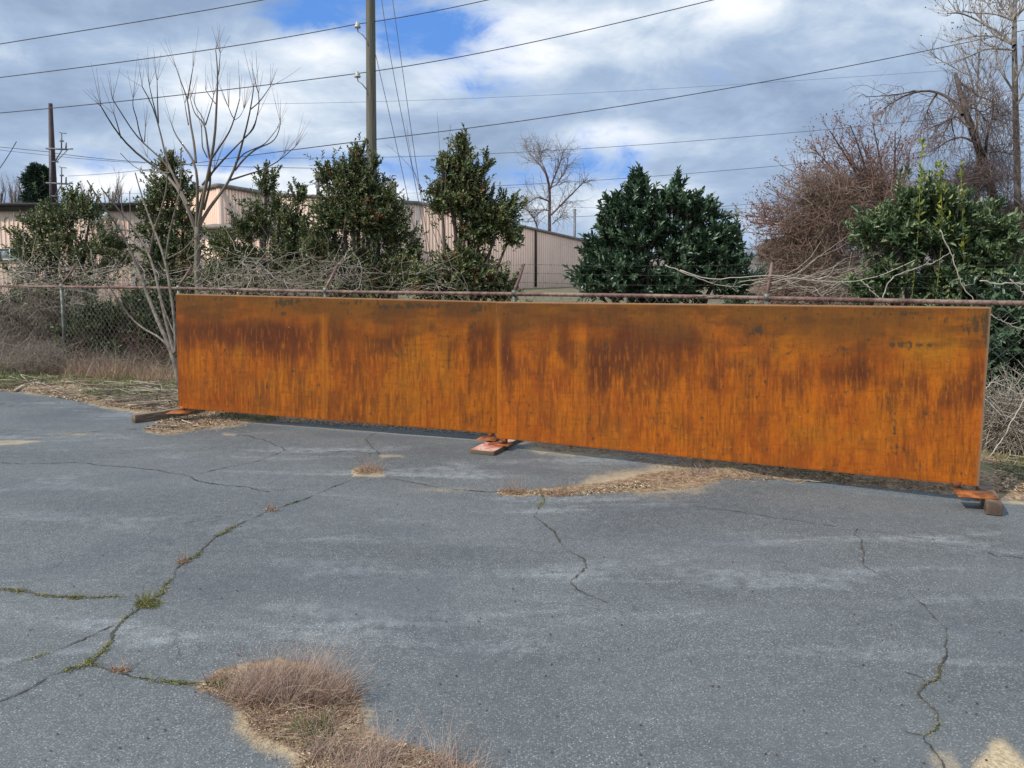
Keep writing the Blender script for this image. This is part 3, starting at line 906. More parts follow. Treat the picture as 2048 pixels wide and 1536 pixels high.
# right edge leans a touch in the photo: shift bottom corner
e2R = (P(1983, 614, e2R[0][1]), P(1958, 973, e2R[1][1]))
e1L = (P(351.5, 587.5, e1L[0][1]), P(357, 816, e1L[1][1]))
b1 = e1L[1]; b1r = e1R[1]; b2 = e2L[1]; b2r = e2R[1]
zpl = .098
rot1 = math.atan2(b1r[1] - b1[1], b1r[0] - b1[0]); rot2 = math.atan2(b2r[1] - b2[1], b2r[0] - b2[0])
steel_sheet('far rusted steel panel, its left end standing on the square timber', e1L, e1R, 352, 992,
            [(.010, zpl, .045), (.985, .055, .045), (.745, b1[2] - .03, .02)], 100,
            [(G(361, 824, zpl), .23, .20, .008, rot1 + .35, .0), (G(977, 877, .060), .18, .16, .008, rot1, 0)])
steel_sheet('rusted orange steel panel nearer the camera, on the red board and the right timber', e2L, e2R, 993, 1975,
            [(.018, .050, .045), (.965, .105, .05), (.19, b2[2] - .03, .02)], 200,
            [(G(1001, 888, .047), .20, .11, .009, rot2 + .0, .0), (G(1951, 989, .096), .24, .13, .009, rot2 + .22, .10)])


def timber(name, label, cat, a, b, wdt, hgt, mat, z0=.001):
    a = np.array(a, float); b = np.array(b, float)
    c = (a + b) / 2; d = b - a; L = np.linalg.norm(d); rot = math.atan2(d[1], d[0])
    bm_ = MB(); bm_.box((0, 0, hgt / 2), (L, wdt, hgt))
    o = bm_.build(name, mat)
    o.location = (c[0], c[1], z0); o.rotation_euler = (0, 0, rot)
    bv = o.modifiers.new('bevel', 'BEVEL'); bv.width = .004; bv.segments = 2
    return tag(o, label, cat)


timber('timber_block', 'dark square timber lying under the far left foot of the steel panel', 'timber', G(267, 846)[:2], G(267, 846)[:2] + (G(350, 834)[:2] - G(267, 846)[:2]) * 2.6, .088, .088, M['timber_dark'])
timber('timber_block', 'short brown timber under the right foot of the near steel panel', 'timber', G(1988, 1031)[:2], G(1966, 965, .086)[:2], .089, .086, M['timber'])
bd = timber('plank', 'flat board with worn red paint under the feet where the two panels meet', 'plank', G(964, 910)[:2], G(964, 910)[:2] + (G(1022, 880)[:2] - G(964, 910)[:2]) * 1.25, .225, .040, M['board'])

# ------------------------------------------------------------------ chain-link fence
CF = 3000.0


def fence_pt(xr, h=0.0):
    """ground point of the fence line for centred pixel xr"""
    v = HOR + 203 * (CF + xr) / 2108
    return G(1024 + xr, v)


posts_px = [-892, -667, -384, 6, 501]
fa = fence_pt(-892)[:2]; fb = fence_pt(501)[:2]
fd = (fb - fa) / 4                       # one bay
fdir = fd / np.linalg.norm(fd)
fout = np.array([-fdir[1], fdir[0]])     # away from the camera
if fout[1] < 0: fout = -fout
BAY = np.linalg.norm(fd)
FH = 1.33
root = empty('chain_link_fence', (*fa, 0), 'rusty chain link fence with barbed wire arms behind the steel panels', 'fence')
A0 = fa - fd * 2.6; A1 = fa + fd * 6.4
mb = MB()
rz = .0
nseg = 40
rp = A0[None] * (1 - np.linspace(0, 1, nseg)[:, None]) + A1[None] * np.linspace(0, 1, nseg)[:, None]
rz = FH + .006 * np.sin(np.linspace(0, 21, nseg))
mb.tubes(np.column_stack([rp, rz]), .022, 10, cap=True)
mb.build('top_rail', M['railpaint'], root, smooth=True)
for k in range(-2, 7):
    p = fa + fd * k
    m_ = MB(); m_.tubes([[p[0], p[1], -.05], [p[0], p[1], FH + .02]], .026, 10, cap=True)
    m_.tubes([[p[0], p[1], FH - .02], [p[0], p[1], FH + .045]], .031, 10, cap=True)
    po = m_.build('post', M['galv'], root, smooth=False)
    q = p + fout * .24
    m_ = MB(); m_.tubes([[p[0], p[1], FH + .03], [(p[0] + q[0]) / 2, (p[1] + q[1]) / 2, FH + .17], [q[0], q[1], FH + .33]], [.021, .018, .014], 6, cap=True)
    m_.build('barb_arm', M['railpaint'], root)
# woven mesh
Lf = np.linalg.norm(A1 - A0)
pitch = .052
nw = int(Lf / pitch)
hz = np.arange(0.0, FH + .05, .052)
nz = len(hz)
zig = np.where(np.arange(nz) % 2 == 0, 0, 1)
sgrid = (np.arange(nw)[:, None] * pitch) + zig[None, :] * pitch
sgrid2 = (np.arange(nw)[:, None] * pitch) - zig[None, :] * pitch + pitch * 0
off = np.where(np.arange(nz) % 2 == 0, .002, -.002)[None, :] * np.ones((nw, 1))
for sg, oo in ((sgrid, off),):
    sg = sg + vnoise(sg * 2, hz[None, :] * 2 + 0 * sg, 77) * .012
    pts = A0[None, None] + fdir[None, None] * sg[..., None] + (fout * -.03)[None, None] + fout[None, None] * oo[..., None]
    P3 = np.concatenate([pts, np.broadcast_to(hz[None, :, None], (nw, nz, 1))], -1)
    m_ = MB(); m_.tubes(P3[::2], .0022, 3)
    P3b = P3[1::2].copy()
    # the neighbouring wires are mirrored so that diamonds close
    sg2 = (np.arange(nw)[1::2, None] * pitch) + (1 - zig[None, :]) * pitch
    pts2 = A0[None, None] + fdir[None, None] * (sg2 + 0 * hz[None, :])[..., None] + (fout * -.03)[None, None]
    P4 = np.concatenate([pts2, np.broadcast_to(hz[None, :, None], pts2.shape[:2] + (1,))], -1)
    m_.tubes(P4, .0022, 3)
    m_.build('wire_mesh', M['wire'], root)
for k, (fo, fz) in enumerate(((.09, .13), (.165, .23), (.235, .325))):
    ss = np.linspace(0, Lf, 300)
    sag = -.02 * np.abs(np.sin(ss / BAY * math.pi + 1.1))
    pp = A0[None] + fdir[None] * ss[:, None] + fout[None] * fo
    m_ = MB(); m_.tubes(np.column_stack([pp, FH + fz + sag]), .0016, 4)
    bs = np.arange(0, Lf, .13)
    bp_ = A0[None] + fdir[None] * bs[:, None] + fout[None] * fo
    bz = FH + fz - .02 * np.abs(np.sin(bs / BAY * math.pi + 1.1))
    ctr = np.column_stack([bp_, bz]); dd = nrm(rng.normal(size=ctr.shape)) * .016
    m_.tubes(np.stack([ctr - dd, ctr + dd], 1), .002, 3)
    m_.build('barbed_wire', M['metal_dark'], root)

# ------------------------------------------------------------------ buildings
def wall(mb, A, B, zA, zB, z0=-.06, th=.15, rib=.305, ribw=.05, ribd=.055):
    A = np.array(A, float); B = np.array(B, float)
    d = B - A; L = np.linalg.norm(d); d = d / L
    n = np.array([d[1], -d[0]])
    if n @ (-(A + B) / 2) < 0: n = -n       # towards the camera
    q = [(*A, z0), (*B, z0), (*B, zB), (*A, zA)]
    qb = [(*(A - n * th), z0), (*(B - n * th), z0), (*(B - n * th), zB), (*(A - n * th), zA)]
    mb.add(q + qb, [[0, 1, 2, 3], [4, 7, 6, 5], [0, 3, 7, 4], [1, 5, 6, 2], [3, 2, 6, 7]])
    k = int(L / rib)
    for i in range(1, k):
        s_ = i * rib
        c = A + d * s_; zt = zA + (zB - zA) * s_ / L
        for (a0, a1, b0, b1, h) in ((-ribw, ribw, -ribw * .5, ribw * .5, ribd),):
            p0 = c + d * a0; p1 = c + d * b0 + n * h; p2 = c + d * b1 + n * h; p3 = c + d * a1
            mb.add([(*p0, z0), (*p1, z0), (*p2, z0), (*p3, z0), (*p0, zt - .01), (*p1, zt - .01), (*p2, zt - .01), (*p3, zt - .01)],
                   [[0, 1, 5, 4], [1, 2, 6, 5], [2, 3, 7, 6], [4, 5, 6, 7]])
    return n


def strip(mb, A, B, zA, zB, h, proud, n):
    A = np.array(A, float); B = np.array(B, float); n = np.array(n)
    a = A + n * proud; b = B + n * proud; a2 = A - n * .3; b2 = B - n * .3
    mb.add([(*a, zA - h), (*b, zB - h), (*b, zB), (*a, zA), (*a2, zA - h), (*b2, zB - h), (*b2, zB), (*a2, zA)],
           [[0, 1, 2, 3], [4, 7, 6, 5], [3, 2, 6, 7], [0, 4, 5, 1], [0, 3, 7, 4], [1, 5, 6, 2]])


def at(u, v, Y):
    p = P(float(u), float(v), Y)
    return p


# low wing on the left
YW = 40.0
zr = at(0, 412, YW)[2]
Aw = (-46.0, YW); Bw = (at(268, 500, YW)[0], YW)
rootW = empty('warehouse', ((Aw[0] + Bw[0]) / 2, YW, 0), 'low tan metal building with a dark flat eave and a window, at the far left', 'building')
mb = MB(); n_ = wall(mb, Aw, Bw, zr, zr, rib=.228, ribw=.022, ribd=.04)
mb.box((Bw[0] - .08, YW + 8.2, zr / 2 - .03), (.16, 16, zr + .05))
mb.build('wall', M['siding'], rootW)
mb = MB(); strip(mb, Aw, (Bw[0] + .3, YW), zr + .16, zr + .16, .42, .14, n_)
mb.box(((Aw[0] + Bw[0]) / 2, YW + 8, zr + .05), (Bw[0] - Aw[0] + .6, 16.8, .12))
mb.build('roof', M['roof_trim'], rootW)
wl = at(-28, 497, YW - .06); wr = at(20, 519, YW - .06); wr2 = at(44, 519, YW - .06)
zt_, zb_ = wl[2], wr[2]


def window(parent, x0, x1, Y, z0, z1, panes):
    f = MB(); b_ = .07
    f.box(((x0 + x1) / 2, Y - .04, z1), (x1 - x0 + b_, .1, b_)); f.box(((x0 + x1) / 2, Y - .04, z0), (x1 - x0 + b_, .1, b_))
    xs_ = np.linspace(x0, x1, len(panes) + 1)
    for x in xs_: f.box((x, Y - .045, (z0 + z1) / 2), (b_, .09, z1 - z0 - b_))
    wd = f.build('window', M['white_trim'], parent)
    wd_par = wd
    for i, pm in enumerate(panes):
        g = MB(); g.box(((xs_[i] + xs_[i + 1]) / 2, Y - .02, (z0 + z1) / 2), (xs_[i + 1] - xs_[i] - b_, .02, z1 - z0 - b_))
        o = g.build('pane', M[pm]); o.parent = wd_par


window(rootW, at(-24, 500, YW)[0], at(46, 500, YW)[0], YW - .05, zb_, zt_, ['glassdark', 'glassdark', 'glasslight', 'glasslight'][1:])
fl = at(203, 436, YW - .3)
mb = MB(); mb.box(fl + np.array([0, 0, 0]), (1.0, .18, .22), ax=np.array([[.8, -.2, .56], [0.24, .97, 0], [-.55, .13, .82]]))
mb.box(fl + np.array([.1, .15, -.1]), (.1, .35, .1))
mb.build('wall_light', M['white_trim'], rootW)

# main warehouse : polygon footprint at one eave height, then a side wall falling away to the right
YB = 45.0
zB = at(437, 371, YB)[2]


def eave_pt(u, v):
    x, y, z = ray(u, v)
    Y = (zB - EYE) / (z / y)
    return P(u, v, Y)


c0 = eave_pt(250, 410); c1 = eave_pt(437, 371); c2 = eave_pt(545, 388.5); c3 = eave_pt(838, 406)
YD = 80.0
d1 = at(1215, 491.5, YD); d2 = at(1330, 516, YD + 8)
rootB = empty('warehouse', (c2[0], c2[1], 0), 'large tan ribbed metal warehouse behind the fence, roof edge falling to the right', 'building')
mb = MB()
rb = dict(rib=.30, ribw=.035, ribd=.06)
nA = wall(mb, c0[:2], c1[:2], zB, zB, **rb); nB = wall(mb, c1[:2], c2[:2], zB, zB, **rb)
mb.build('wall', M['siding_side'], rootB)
mb = MB()
nC = wall(mb, c2[:2], c3[:2], zB, zB, **rb)
mb.build('wall', M['siding'], rootB)
mb = MB()
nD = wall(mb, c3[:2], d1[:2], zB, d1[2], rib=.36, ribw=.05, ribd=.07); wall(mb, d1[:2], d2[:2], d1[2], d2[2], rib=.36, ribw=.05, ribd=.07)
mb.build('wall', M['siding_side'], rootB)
mb = MB()
for (a, b_, za, zb2, n) in ((c0, c1, zB, zB, nA), (c1, c2, zB, zB, nB), (c2, c3, zB, zB, nC), (c3, d1, zB, d1[2], nD), (d1, d2, d1[2], d2[2], nD)):
    strip(mb, a[:2], b_[:2], za + .12, zb2 + .12, .26, .10, n)
mb.build('eave_trim', M['roof_trim_light'], rootB)
mb = MB()
bk = [(c0[0] - 2, 100.0), (d2[0] + 4, 100.0)]
mb.add([(*c0[:2], zB), (*c1[:2], zB + .02), (*c2[:2], zB + .02), (*c3[:2], zB), (*d1[:2], d1[2]), (*d2[:2], d2[2]), (*bk[1], d2[2]), (*bk[0], zB)],
       [[0, 1, 7], [1, 2, 7], [2, 3, 7], [3, 6, 7], [3, 4, 6], [4, 5, 6]])
mb.build('roof', M['roof_trim'], rootB)
dp = at(1070, 470, 1)
tD = None
for uu in (1069.5,):
    # point of wall D at this pixel column
    A = c3[:2]; B = d1[:2]; x, y, z = ray(uu, 500); k = x / y
    tt = (k * A[1] - A[0]) / ((B[0] - A[0]) - k * (B[1] - A[1]))
    q = A + (B - A) * tt + nD * .12; zt = zB + (d1[2] - zB) * tt
    mb = MB(); mb.box((q[0], q[1], zt / 2), (.16, .16, zt - .1), math.atan2(*(B - A)[::-1]))
    mb.build('downpipe', M['metal_dark'], rootB)
# lower lean-to in front with a gutter
YL = 42.0
rootL = empty('lean_to', (at(470, 500, YL)[0], YL, 0), 'lower tan lean-to with pale gutter in front of the warehouse, behind the bare tree', 'building')
xa = at(384, 460, YL)[0]; xb = at(560, 460, YL)[0]; zl = at(400, 458, YL)[2]
mb = MB(); nL = wall(mb, (xa, YL), (xb, YL), zl, zl, rib=.3, ribw=.035, ribd=.05); mb.build('wall', M['siding'], rootL)
mb = MB(); strip(mb, (xa - .2, YL), (xb + .2, YL), zl + .22, zl + .12, .22, .3, nL)
mb.add([(xa, YL, zl + .14), (xb, YL, zl + .08), (xb, YL + 4.5, zl + .6), (xa, YL + 4.5, zl + .6)], [[0, 1, 2, 3]])
mb.build('gutter', M['roof_trim_light'], rootL)
mb = MB(); mb.box((at(452, 545, YL)[0], YL - .08, at(452, 546, YL)[2]), (1.3, .12, 1.5)); mb.build('vent', M['metal_dark'], rootL)


def pipe(name, label, cat, u, vtop, Y, rad, zbase, mat, cap=False, cov=None):
    t_ = at(u, vtop, Y)
    r_ = empty(name, (t_[0], Y, zbase), label, cat)
    m_ = MB(); m_.tubes([[t_[0], Y, zbase], [t_[0], Y, (zbase + t_[2]) / 2], [t_[0], Y, t_[2]]], rad, 12, cap=True)
    m_.build('pipe', mat, r_, smooth=False)
    if cap:
        m_ = MB(); m_.tubes([[t_[0], Y, t_[2] - .05], [t_[0], Y, t_[2] + .1], [t_[0], Y, t_[2] + .18]], [rad * 1.7, rad * 1.7, rad * .9], 12, cap=True)
        m_.build('rain_cap', mat, r_)
    return r_


pipe('vent_pipe', 'grey vent pipe with a round cap on the warehouse roof', 'vent pipe', 635.5, 358, 53, .12, zB, M['steelgrey'], True)
pipe('wooden_post', 'short mossy wooden post beside the utility pole, overgrown by holly', 'post', 783, 364, 19.0, .12, -.05, M['pole'])
pipe('thin_pole', 'thin grey pole beyond the warehouse, right of the feathery bare tree', 'pole', 1149.5, 418, 95, .16, -.05, M['steelgrey'])

# ------------------------------------------------------------------ utility pole, wires
YP = 20.0


def curve_pts(px, Y, n=24, sag=0):
    """polyline through photo points at depth(s) Y"""
    px = np.array(px, float)
    Ys = np.broadcast_to(np.array(Y, float), (len(px),))
    pts = np.array([P(a, b, y) for (a, b), y in zip(px, Ys)])
    cum = np.concatenate([[0], np.cumsum(np.linalg.norm(np.diff(pts, axis=0), axis=1))])
    tt = np.linspace(0, cum[-1], n)
    # smooth by quadratic/cubic fit through the points
    deg = min(3, len(pts) - 1)
    co = [np.polyfit(cum, pts[:, k], deg) for k in range(3)]
    return np.stack([np.polyval(c, tt) for c in co], -1)


pb = at(744.5, 540, YP)
pt_ = at(741, 0, YP)
ptop = pt_ + (pt_ - pb) * .30
root = empty('utility_pole', (pb[0], YP, 0), 'tall weathered wooden utility pole with side insulators, rising behind the hollies', 'utility pole')
zz_ = np.linspace(-.1, ptop[2], 14)
cx_ = pb[0] + (ptop[0] - pb[0]) * (zz_ - pb[2]) / (ptop[2] - pb[2])
mb = MB(); mb.tubes(np.column_stack([cx_, np.full(14, YP), zz_]), np.linspace(.155, .108, 14), 16, cap=True)
mb.build('pole_shaft', M['pole'], root, smooth=True)


def insulator(u, v):
    p = at(u, v, YP - .05)
    m_ = MB()
    prof = [(-.07, .03), (-.06, .075), (-.03, .085), (-.01, .06), (.01, .065), (.04, .055), (.06, .03), (.075, .035), (.09, .02)]
    pts_ = np.array([[p[0], p[1], p[2] + a] for a, _ in prof]); m_.tubes(pts_, [r_ for _, r_ in prof], 12, cap=True)
    ins = m_.build('insulator', M['porcelain'], root, smooth=False)
    q = at(u + 20, v + 32, YP - .1)
    m_ = MB(); m_.tubes([p + [0, 0, -.06], p + [.01, 0, -.16]], .014, 6); m_.tubes([p + [.0, 0, -.14], (p + q) / 2 + [0, 0, -.03], q, q + [.03, 0, -.12]], [.014, .016, .02, .02], 6, cap=True)
    m_.build('bracket', M['steelgrey'], root)
    return p


insulator(715, 51); insulator(715, 150)
p = at(734, 281, YP - .13); m_ = MB(); m_.tubes([p + [-.05, 0, -.03], p + [-.05, 0, .06]], [.05, .045], 10, cap=True); m_.build('insulator', M['porcelain'], root)


def wirething(label, px, Y, rad, mat='cable', n=30, parent=None, name='power_line', cat='cable', group='overhead power lines'):
    pts = curve_pts(px, Y, n)
    m_ = MB(); m_.tubes(pts, rad, 5)
    o = m_.build(name, M[mat])
    return tag(o, label, cat, group)


wirething('highest power line, crossing only the top left corner of the sky', [(-300, 140), (0, 88), (260, 46), (525, 0), (700, -35)], 19.9, .012)
wirething('power line held by the upper insulator of the utility pole', [(-300, 193), (0, 155), (360, 108), (715, 48)], 19.95, .012)
wirething('power line continuing from the upper insulator off the top edge', [(715, 48), (800, 35), (975, 0), (1200, -52)], 19.95, .012)
wirething('power line held by the lower insulator, left of the pole', [(-300, 250), (0, 226), (360, 190), (715, 147)], 19.95, .012)
wirething('power line rising right from the lower insulator to the top edge', [(715, 147), (1000, 98), (1425, 0), (1650, -55)], 19.95, .012)
wirething('cable from the low insulator climbing to the right across the whole sky', [(734, 281), (1000, 247), (1180, 222), (1428, 182), (1680, 136), (1900, 91), (2300, 5)], [19.95, 19.9, 19.8, 19.7, 19.6, 19.5, 19.3], .011)
wirething('cable from the low insulator dropping left to the steel pole', [(734, 281), (560, 303), (363, 330), (136, 352)], [19.95, 25, 36, 59], .014)
for (lab, a, y_, r_) in [
    ('faint high cable behind the lower insulator bracket', [(520, 208), (560, 207), (860, 200), (1180, 186), (1428, 171), (1900, 141), (2200, 120)], 70, .016),
    ('faint cable passing behind the top of the feathery tree', [(560, 316), (832, 313), (1044, 304), (1180, 297), (1428, 278), (1680, 257), (2100, 215)], 60, .018),
    ('faint cable meeting the tips of the laurel bush', [(640, 337), (800, 343), (984, 372), (1188, 361), (1400, 345), (1620, 326), (2100, 280)][2:], 60, .018),
    ('faint low cable across the middle of the laurel bush', [(1120, 435), (1218, 430), (1409, 416), (1490, 409), (1700, 390)], 60, .016),
    ('faint level cable left of the laurel bush', [(1120, 414), (1163, 415), (1224, 416), (1409, 417), (1530, 417)], 90, .018),
    ('cable from the steel pole running right toward the holly', [(100, 305), (290, 325), (450, 332), (640, 337), (760, 338)], 60, .022),
    ('cable leaving the frame at the left from the steel pole, upper', [(-200, 285), (0, 294), (60, 300), (100, 304)], 60, .022),
    ('cable leaving the frame at the left from the steel pole, lower', [(-200, 280), (0, 300), (100, 311), (290, 326)], 62, .022),
    ('faint lowest cable just above the red tree', [(1380, 440), (1480, 446), (1560, 446), (1600, 445)], 90, .016),
    ('long faint cable just above the warehouse roof', [(200, 386), (400, 389), (700, 388), (900, 384), (1060, 372)], 90, .018)]:
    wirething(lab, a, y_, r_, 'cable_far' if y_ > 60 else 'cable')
# guy wires from the pole
gy_g = 'guy wires of the utility pole'
gtop = at(741, 0, YP)
wirething('leftmost guy wire, tied to the pole between the two insulators', [(751, 108), (783, 247), (806, 350), (846, 560)], [19.9, 19.5, 19.2, 18.6], .008, 'cable', 20, name='guy_wire', cat='guy wire', group=gy_g)
wirething('middle guy wire running down right of the utility pole', [(757, -60), (763, 0), (790, 160), (817, 300), (862, 560)], [19.9, 19.8, 19.2, 18.8, 18.0], .008, 'cable', 20, name='guy_wire', cat='guy wire', group=gy_g)
wirething('rightmost guy wire, steepest and farthest from the pole', [(777, -60), (785, 0), (807, 152), (828, 300), (868, 560)], [19.9, 19.8, 19.2, 18.8, 18.0], .008, 'cable', 20, name='guy_wire', cat='guy wire', group=gy_g)
for (u_, v_, y_) in ((783, 247, 19.5), (791, 163, 19.2), (808, 153, 19.2)):
    pass

# steel pole with brackets, far left
YS = 60.0
root = empty('steel_pole', (at(103, 400, YS)[0], YS, 0), 'dark brown steel pole with grey switch brackets at the far left', 'pole')
b0 = at(104, 420, YS); t0 = at(101, 207, YS)
mb = MB(); mb.tubes([[b0[0], YS, -.1], [(b0[0] + t0[0]) / 2, YS, (t0[2]) / 2], [t0[0], YS, t0[2]]], [.40, .29, .14], 14, cap=True)
mb.build('pole_shaft', M['steelpole'], root, smooth=True)
for (vy) in (297, 366):
    m_ = MB(); L_ = lambda a, b_, r_=.05: m_.tubes([at(*a, YS - .5), at(*b_, YS - .5)], r_, 5, cap=True)
    L_((92, vy), (136, vy + 2), .07); L_((110, vy + 26), (124, vy + 2)); L_((102, vy + 26), (117, vy + 27)); L_((112, vy + 27), (134, vy + 4), .03)
    L_((123, vy), (123, vy - 30)); L_((118, vy - 33), (123, vy - 31), .03); L_((123, vy - 31), (133, vy - 30), .03); L_((120, vy - 15), (127, vy - 15), .07)
    L_((132, vy), (132, vy - 12), .06); L_((132, vy + 1), (146, vy + 1), .05)
    m_.build('switch_bracket', M['steelgrey'], root)
m_ = MB(); m_.tubes([at(101, 430, YS - .5), at(101, 365, YS - .5), at(101, 300, YS - .5)], .06, 5, cap=True); m_.build('conduit', M['steelgrey'], root)
wirething('short slanting guy wire at the left edge of the sky', [(-30, 375), (0, 336), (33, 283)], 60, .03, 'cable', 6, name='guy_wire', cat='guy wire', group=gy_g)

# ------------------------------------------------------------------ plants
def smooth_poly(pts, n):
    pts = np.array(pts, float)
    cum = np.concatenate([[0], np.cumsum(np.linalg.norm(np.diff(pts, axis=0), axis=1))])
    tt = np.linspace(0, cum[-1], n)
    q = np.stack([np.interp(tt, cum, pts[:, k]) for k in range(3)], -1)
    for _ in range(2):
        q[1:-1] = (q[:-2] + 2 * q[1:-1] + q[2:]) / 4
    return q


def sprout(par, prad, per, length, angle, up, rad0, rng_, n=6, wob=.12, tmin=.2, droop=0.0, taper=.25, lenvar=.5):
    """children along parents: par (B,N,3), prad (B,N) -> (M,n,3),(M,n)"""
    B, N, _ = par.shape
    M_ = B * per
    bi = np.repeat(np.arange(B), per)
    t = rng_.uniform(tmin, 1, M_) * (N - 1)
    i = np.minimum(t.astype(int), N - 2); f = (t - i)[:, None]
    st = par[bi, i] * (1 - f) + par[bi, i + 1] * f
    tg = nrm(par[bi, i + 1] - par[bi, i])
    pr = prad[bi, i]
    rnd_ = nrm(rng_.normal(size=(M_, 3)))
    perp = nrm(np.cross(tg, rnd_))
    an = angle * rng_.uniform(.6, 1.3, M_)[:, None]
    d = nrm(tg * np.cos(an) + perp * np.sin(an) + np.array([0, 0, up]))
    ln = length * rng_.uniform(1 - lenvar, 1 + lenvar, M_) * (1 - .45 * t / (N - 1))
    stp = (ln / (n - 1))[:, None]
    pts = [st]
    cur = st; dd = d
    for k in range(n - 1):
        dd = nrm(dd + rng_.normal(0, wob, (M_, 3)) + np.array([0, 0, up * .25 - droop * (k + 1)]))
        cur = cur + dd * stp
        pts.append(cur)
    pts = np.stack(pts, 1)
    r0 = np.minimum(rad0, pr * .8) * rng_.uniform(.7, 1.1, M_)
    rr = r0[:, None] * np.linspace(1, taper, n)[None]
    return pts, rr


def tree_from(name, label, cat, limbs, mat, twigmat, levels, rng_, sides=7, group=None, extra=None, rn=(0, 1), limbmat=None):
    """limbs: list of (pts Nx3, r0, r1); first one is the trunk"""
    base = np.array(limbs[0][0][0]); 
    root = empty(name, (base[0], base[1], max(base[2], 0) if base[2] > 0 else 0), label, cat, group)
    NP = 14
    Q = np.stack([smooth_poly(l[0], NP) for l in limbs]); RR = np.stack([np.linspace(l[1], l[2], NP) for l in limbs])
    mb = MB(); mb.tubes(Q[:1], RR[:1], sides + 3, cap=True); mb.build('trunk', mat, root, smooth=True)
    if len(limbs) > 1:
        mb = MB(); mb.tubes(Q[1:], RR[1:], sides, rnd=np.clip((RR[1:] - .006) / .03, 0, 1), cap=False); mb.build('limbs', limbmat or mat, root, smooth=True)
    par, pr = (Q[1:], RR[1:]) if len(limbs) > 1 else (Q, RR)
    tw = MB(); ends = []
    for lv in levels:
        kw = dict(lv); both = kw.pop('both', False); sd_n = kw.pop('sides', 3)
        c, r_ = sprout(par, pr, rng_=rng_, **kw)
        tw.tubes(c, r_, sd_n, rnd=rng_.uniform(*rn, len(c)))
        ends.append(c)
        if both:
            k = min(c.shape[1], par.shape[1])
            par = np.concatenate([par[:, np.linspace(0, par.shape[1] - 1, k).astype(int)], c[:, np.linspace(0, c.shape[1] - 1, k).astype(int)]])
            pr = np.concatenate([pr[:, np.linspace(0, pr.shape[1] - 1, k).astype(int)], r_[:, np.linspace(0, r_.shape[1] - 1, k).astype(int)]])
        else:
            par, pr = c, r_
    if tw.n: tw.build('twigs', twigmat, root)
    return root, ends


def blobs_world(blobs, Y, dy=.7, yo=None):
    """px ellipses -> centres, radii"""
    C = []; Rr = []
    for b in blobs:
        u, v, ru, rv = b[:4]
        yy_ = Y + (b[4] if len(b) > 4 else 0)
        C.append(P(u, v, yy_)); s = yy_ / FPX
        Rr.append((ru * s, dy * (ru + rv) * .5 * s, rv * s))
    return np.array(C), np.array(Rr)


def sub_blobs(C, Rr, k, rng_, f=.42, spread=.75):
    """break each ellipsoid into k smaller ones so that the outline is uneven"""
    o_c = []; o_r = []
    for c, r_ in zip(C, Rr):
        d = nrm(rng_.normal(size=(k, 3))) * (rng_.uniform(0, 1, (k, 1)) ** .45)
        o_c.append(c + d * r_ * spread)
        o_r.append(np.broadcast_to(r_, (k, 3)) * rng_.uniform(f * .6, f * 1.3, (k, 1)))
    return np.concatenate(o_c), np.concatenate(o_r)


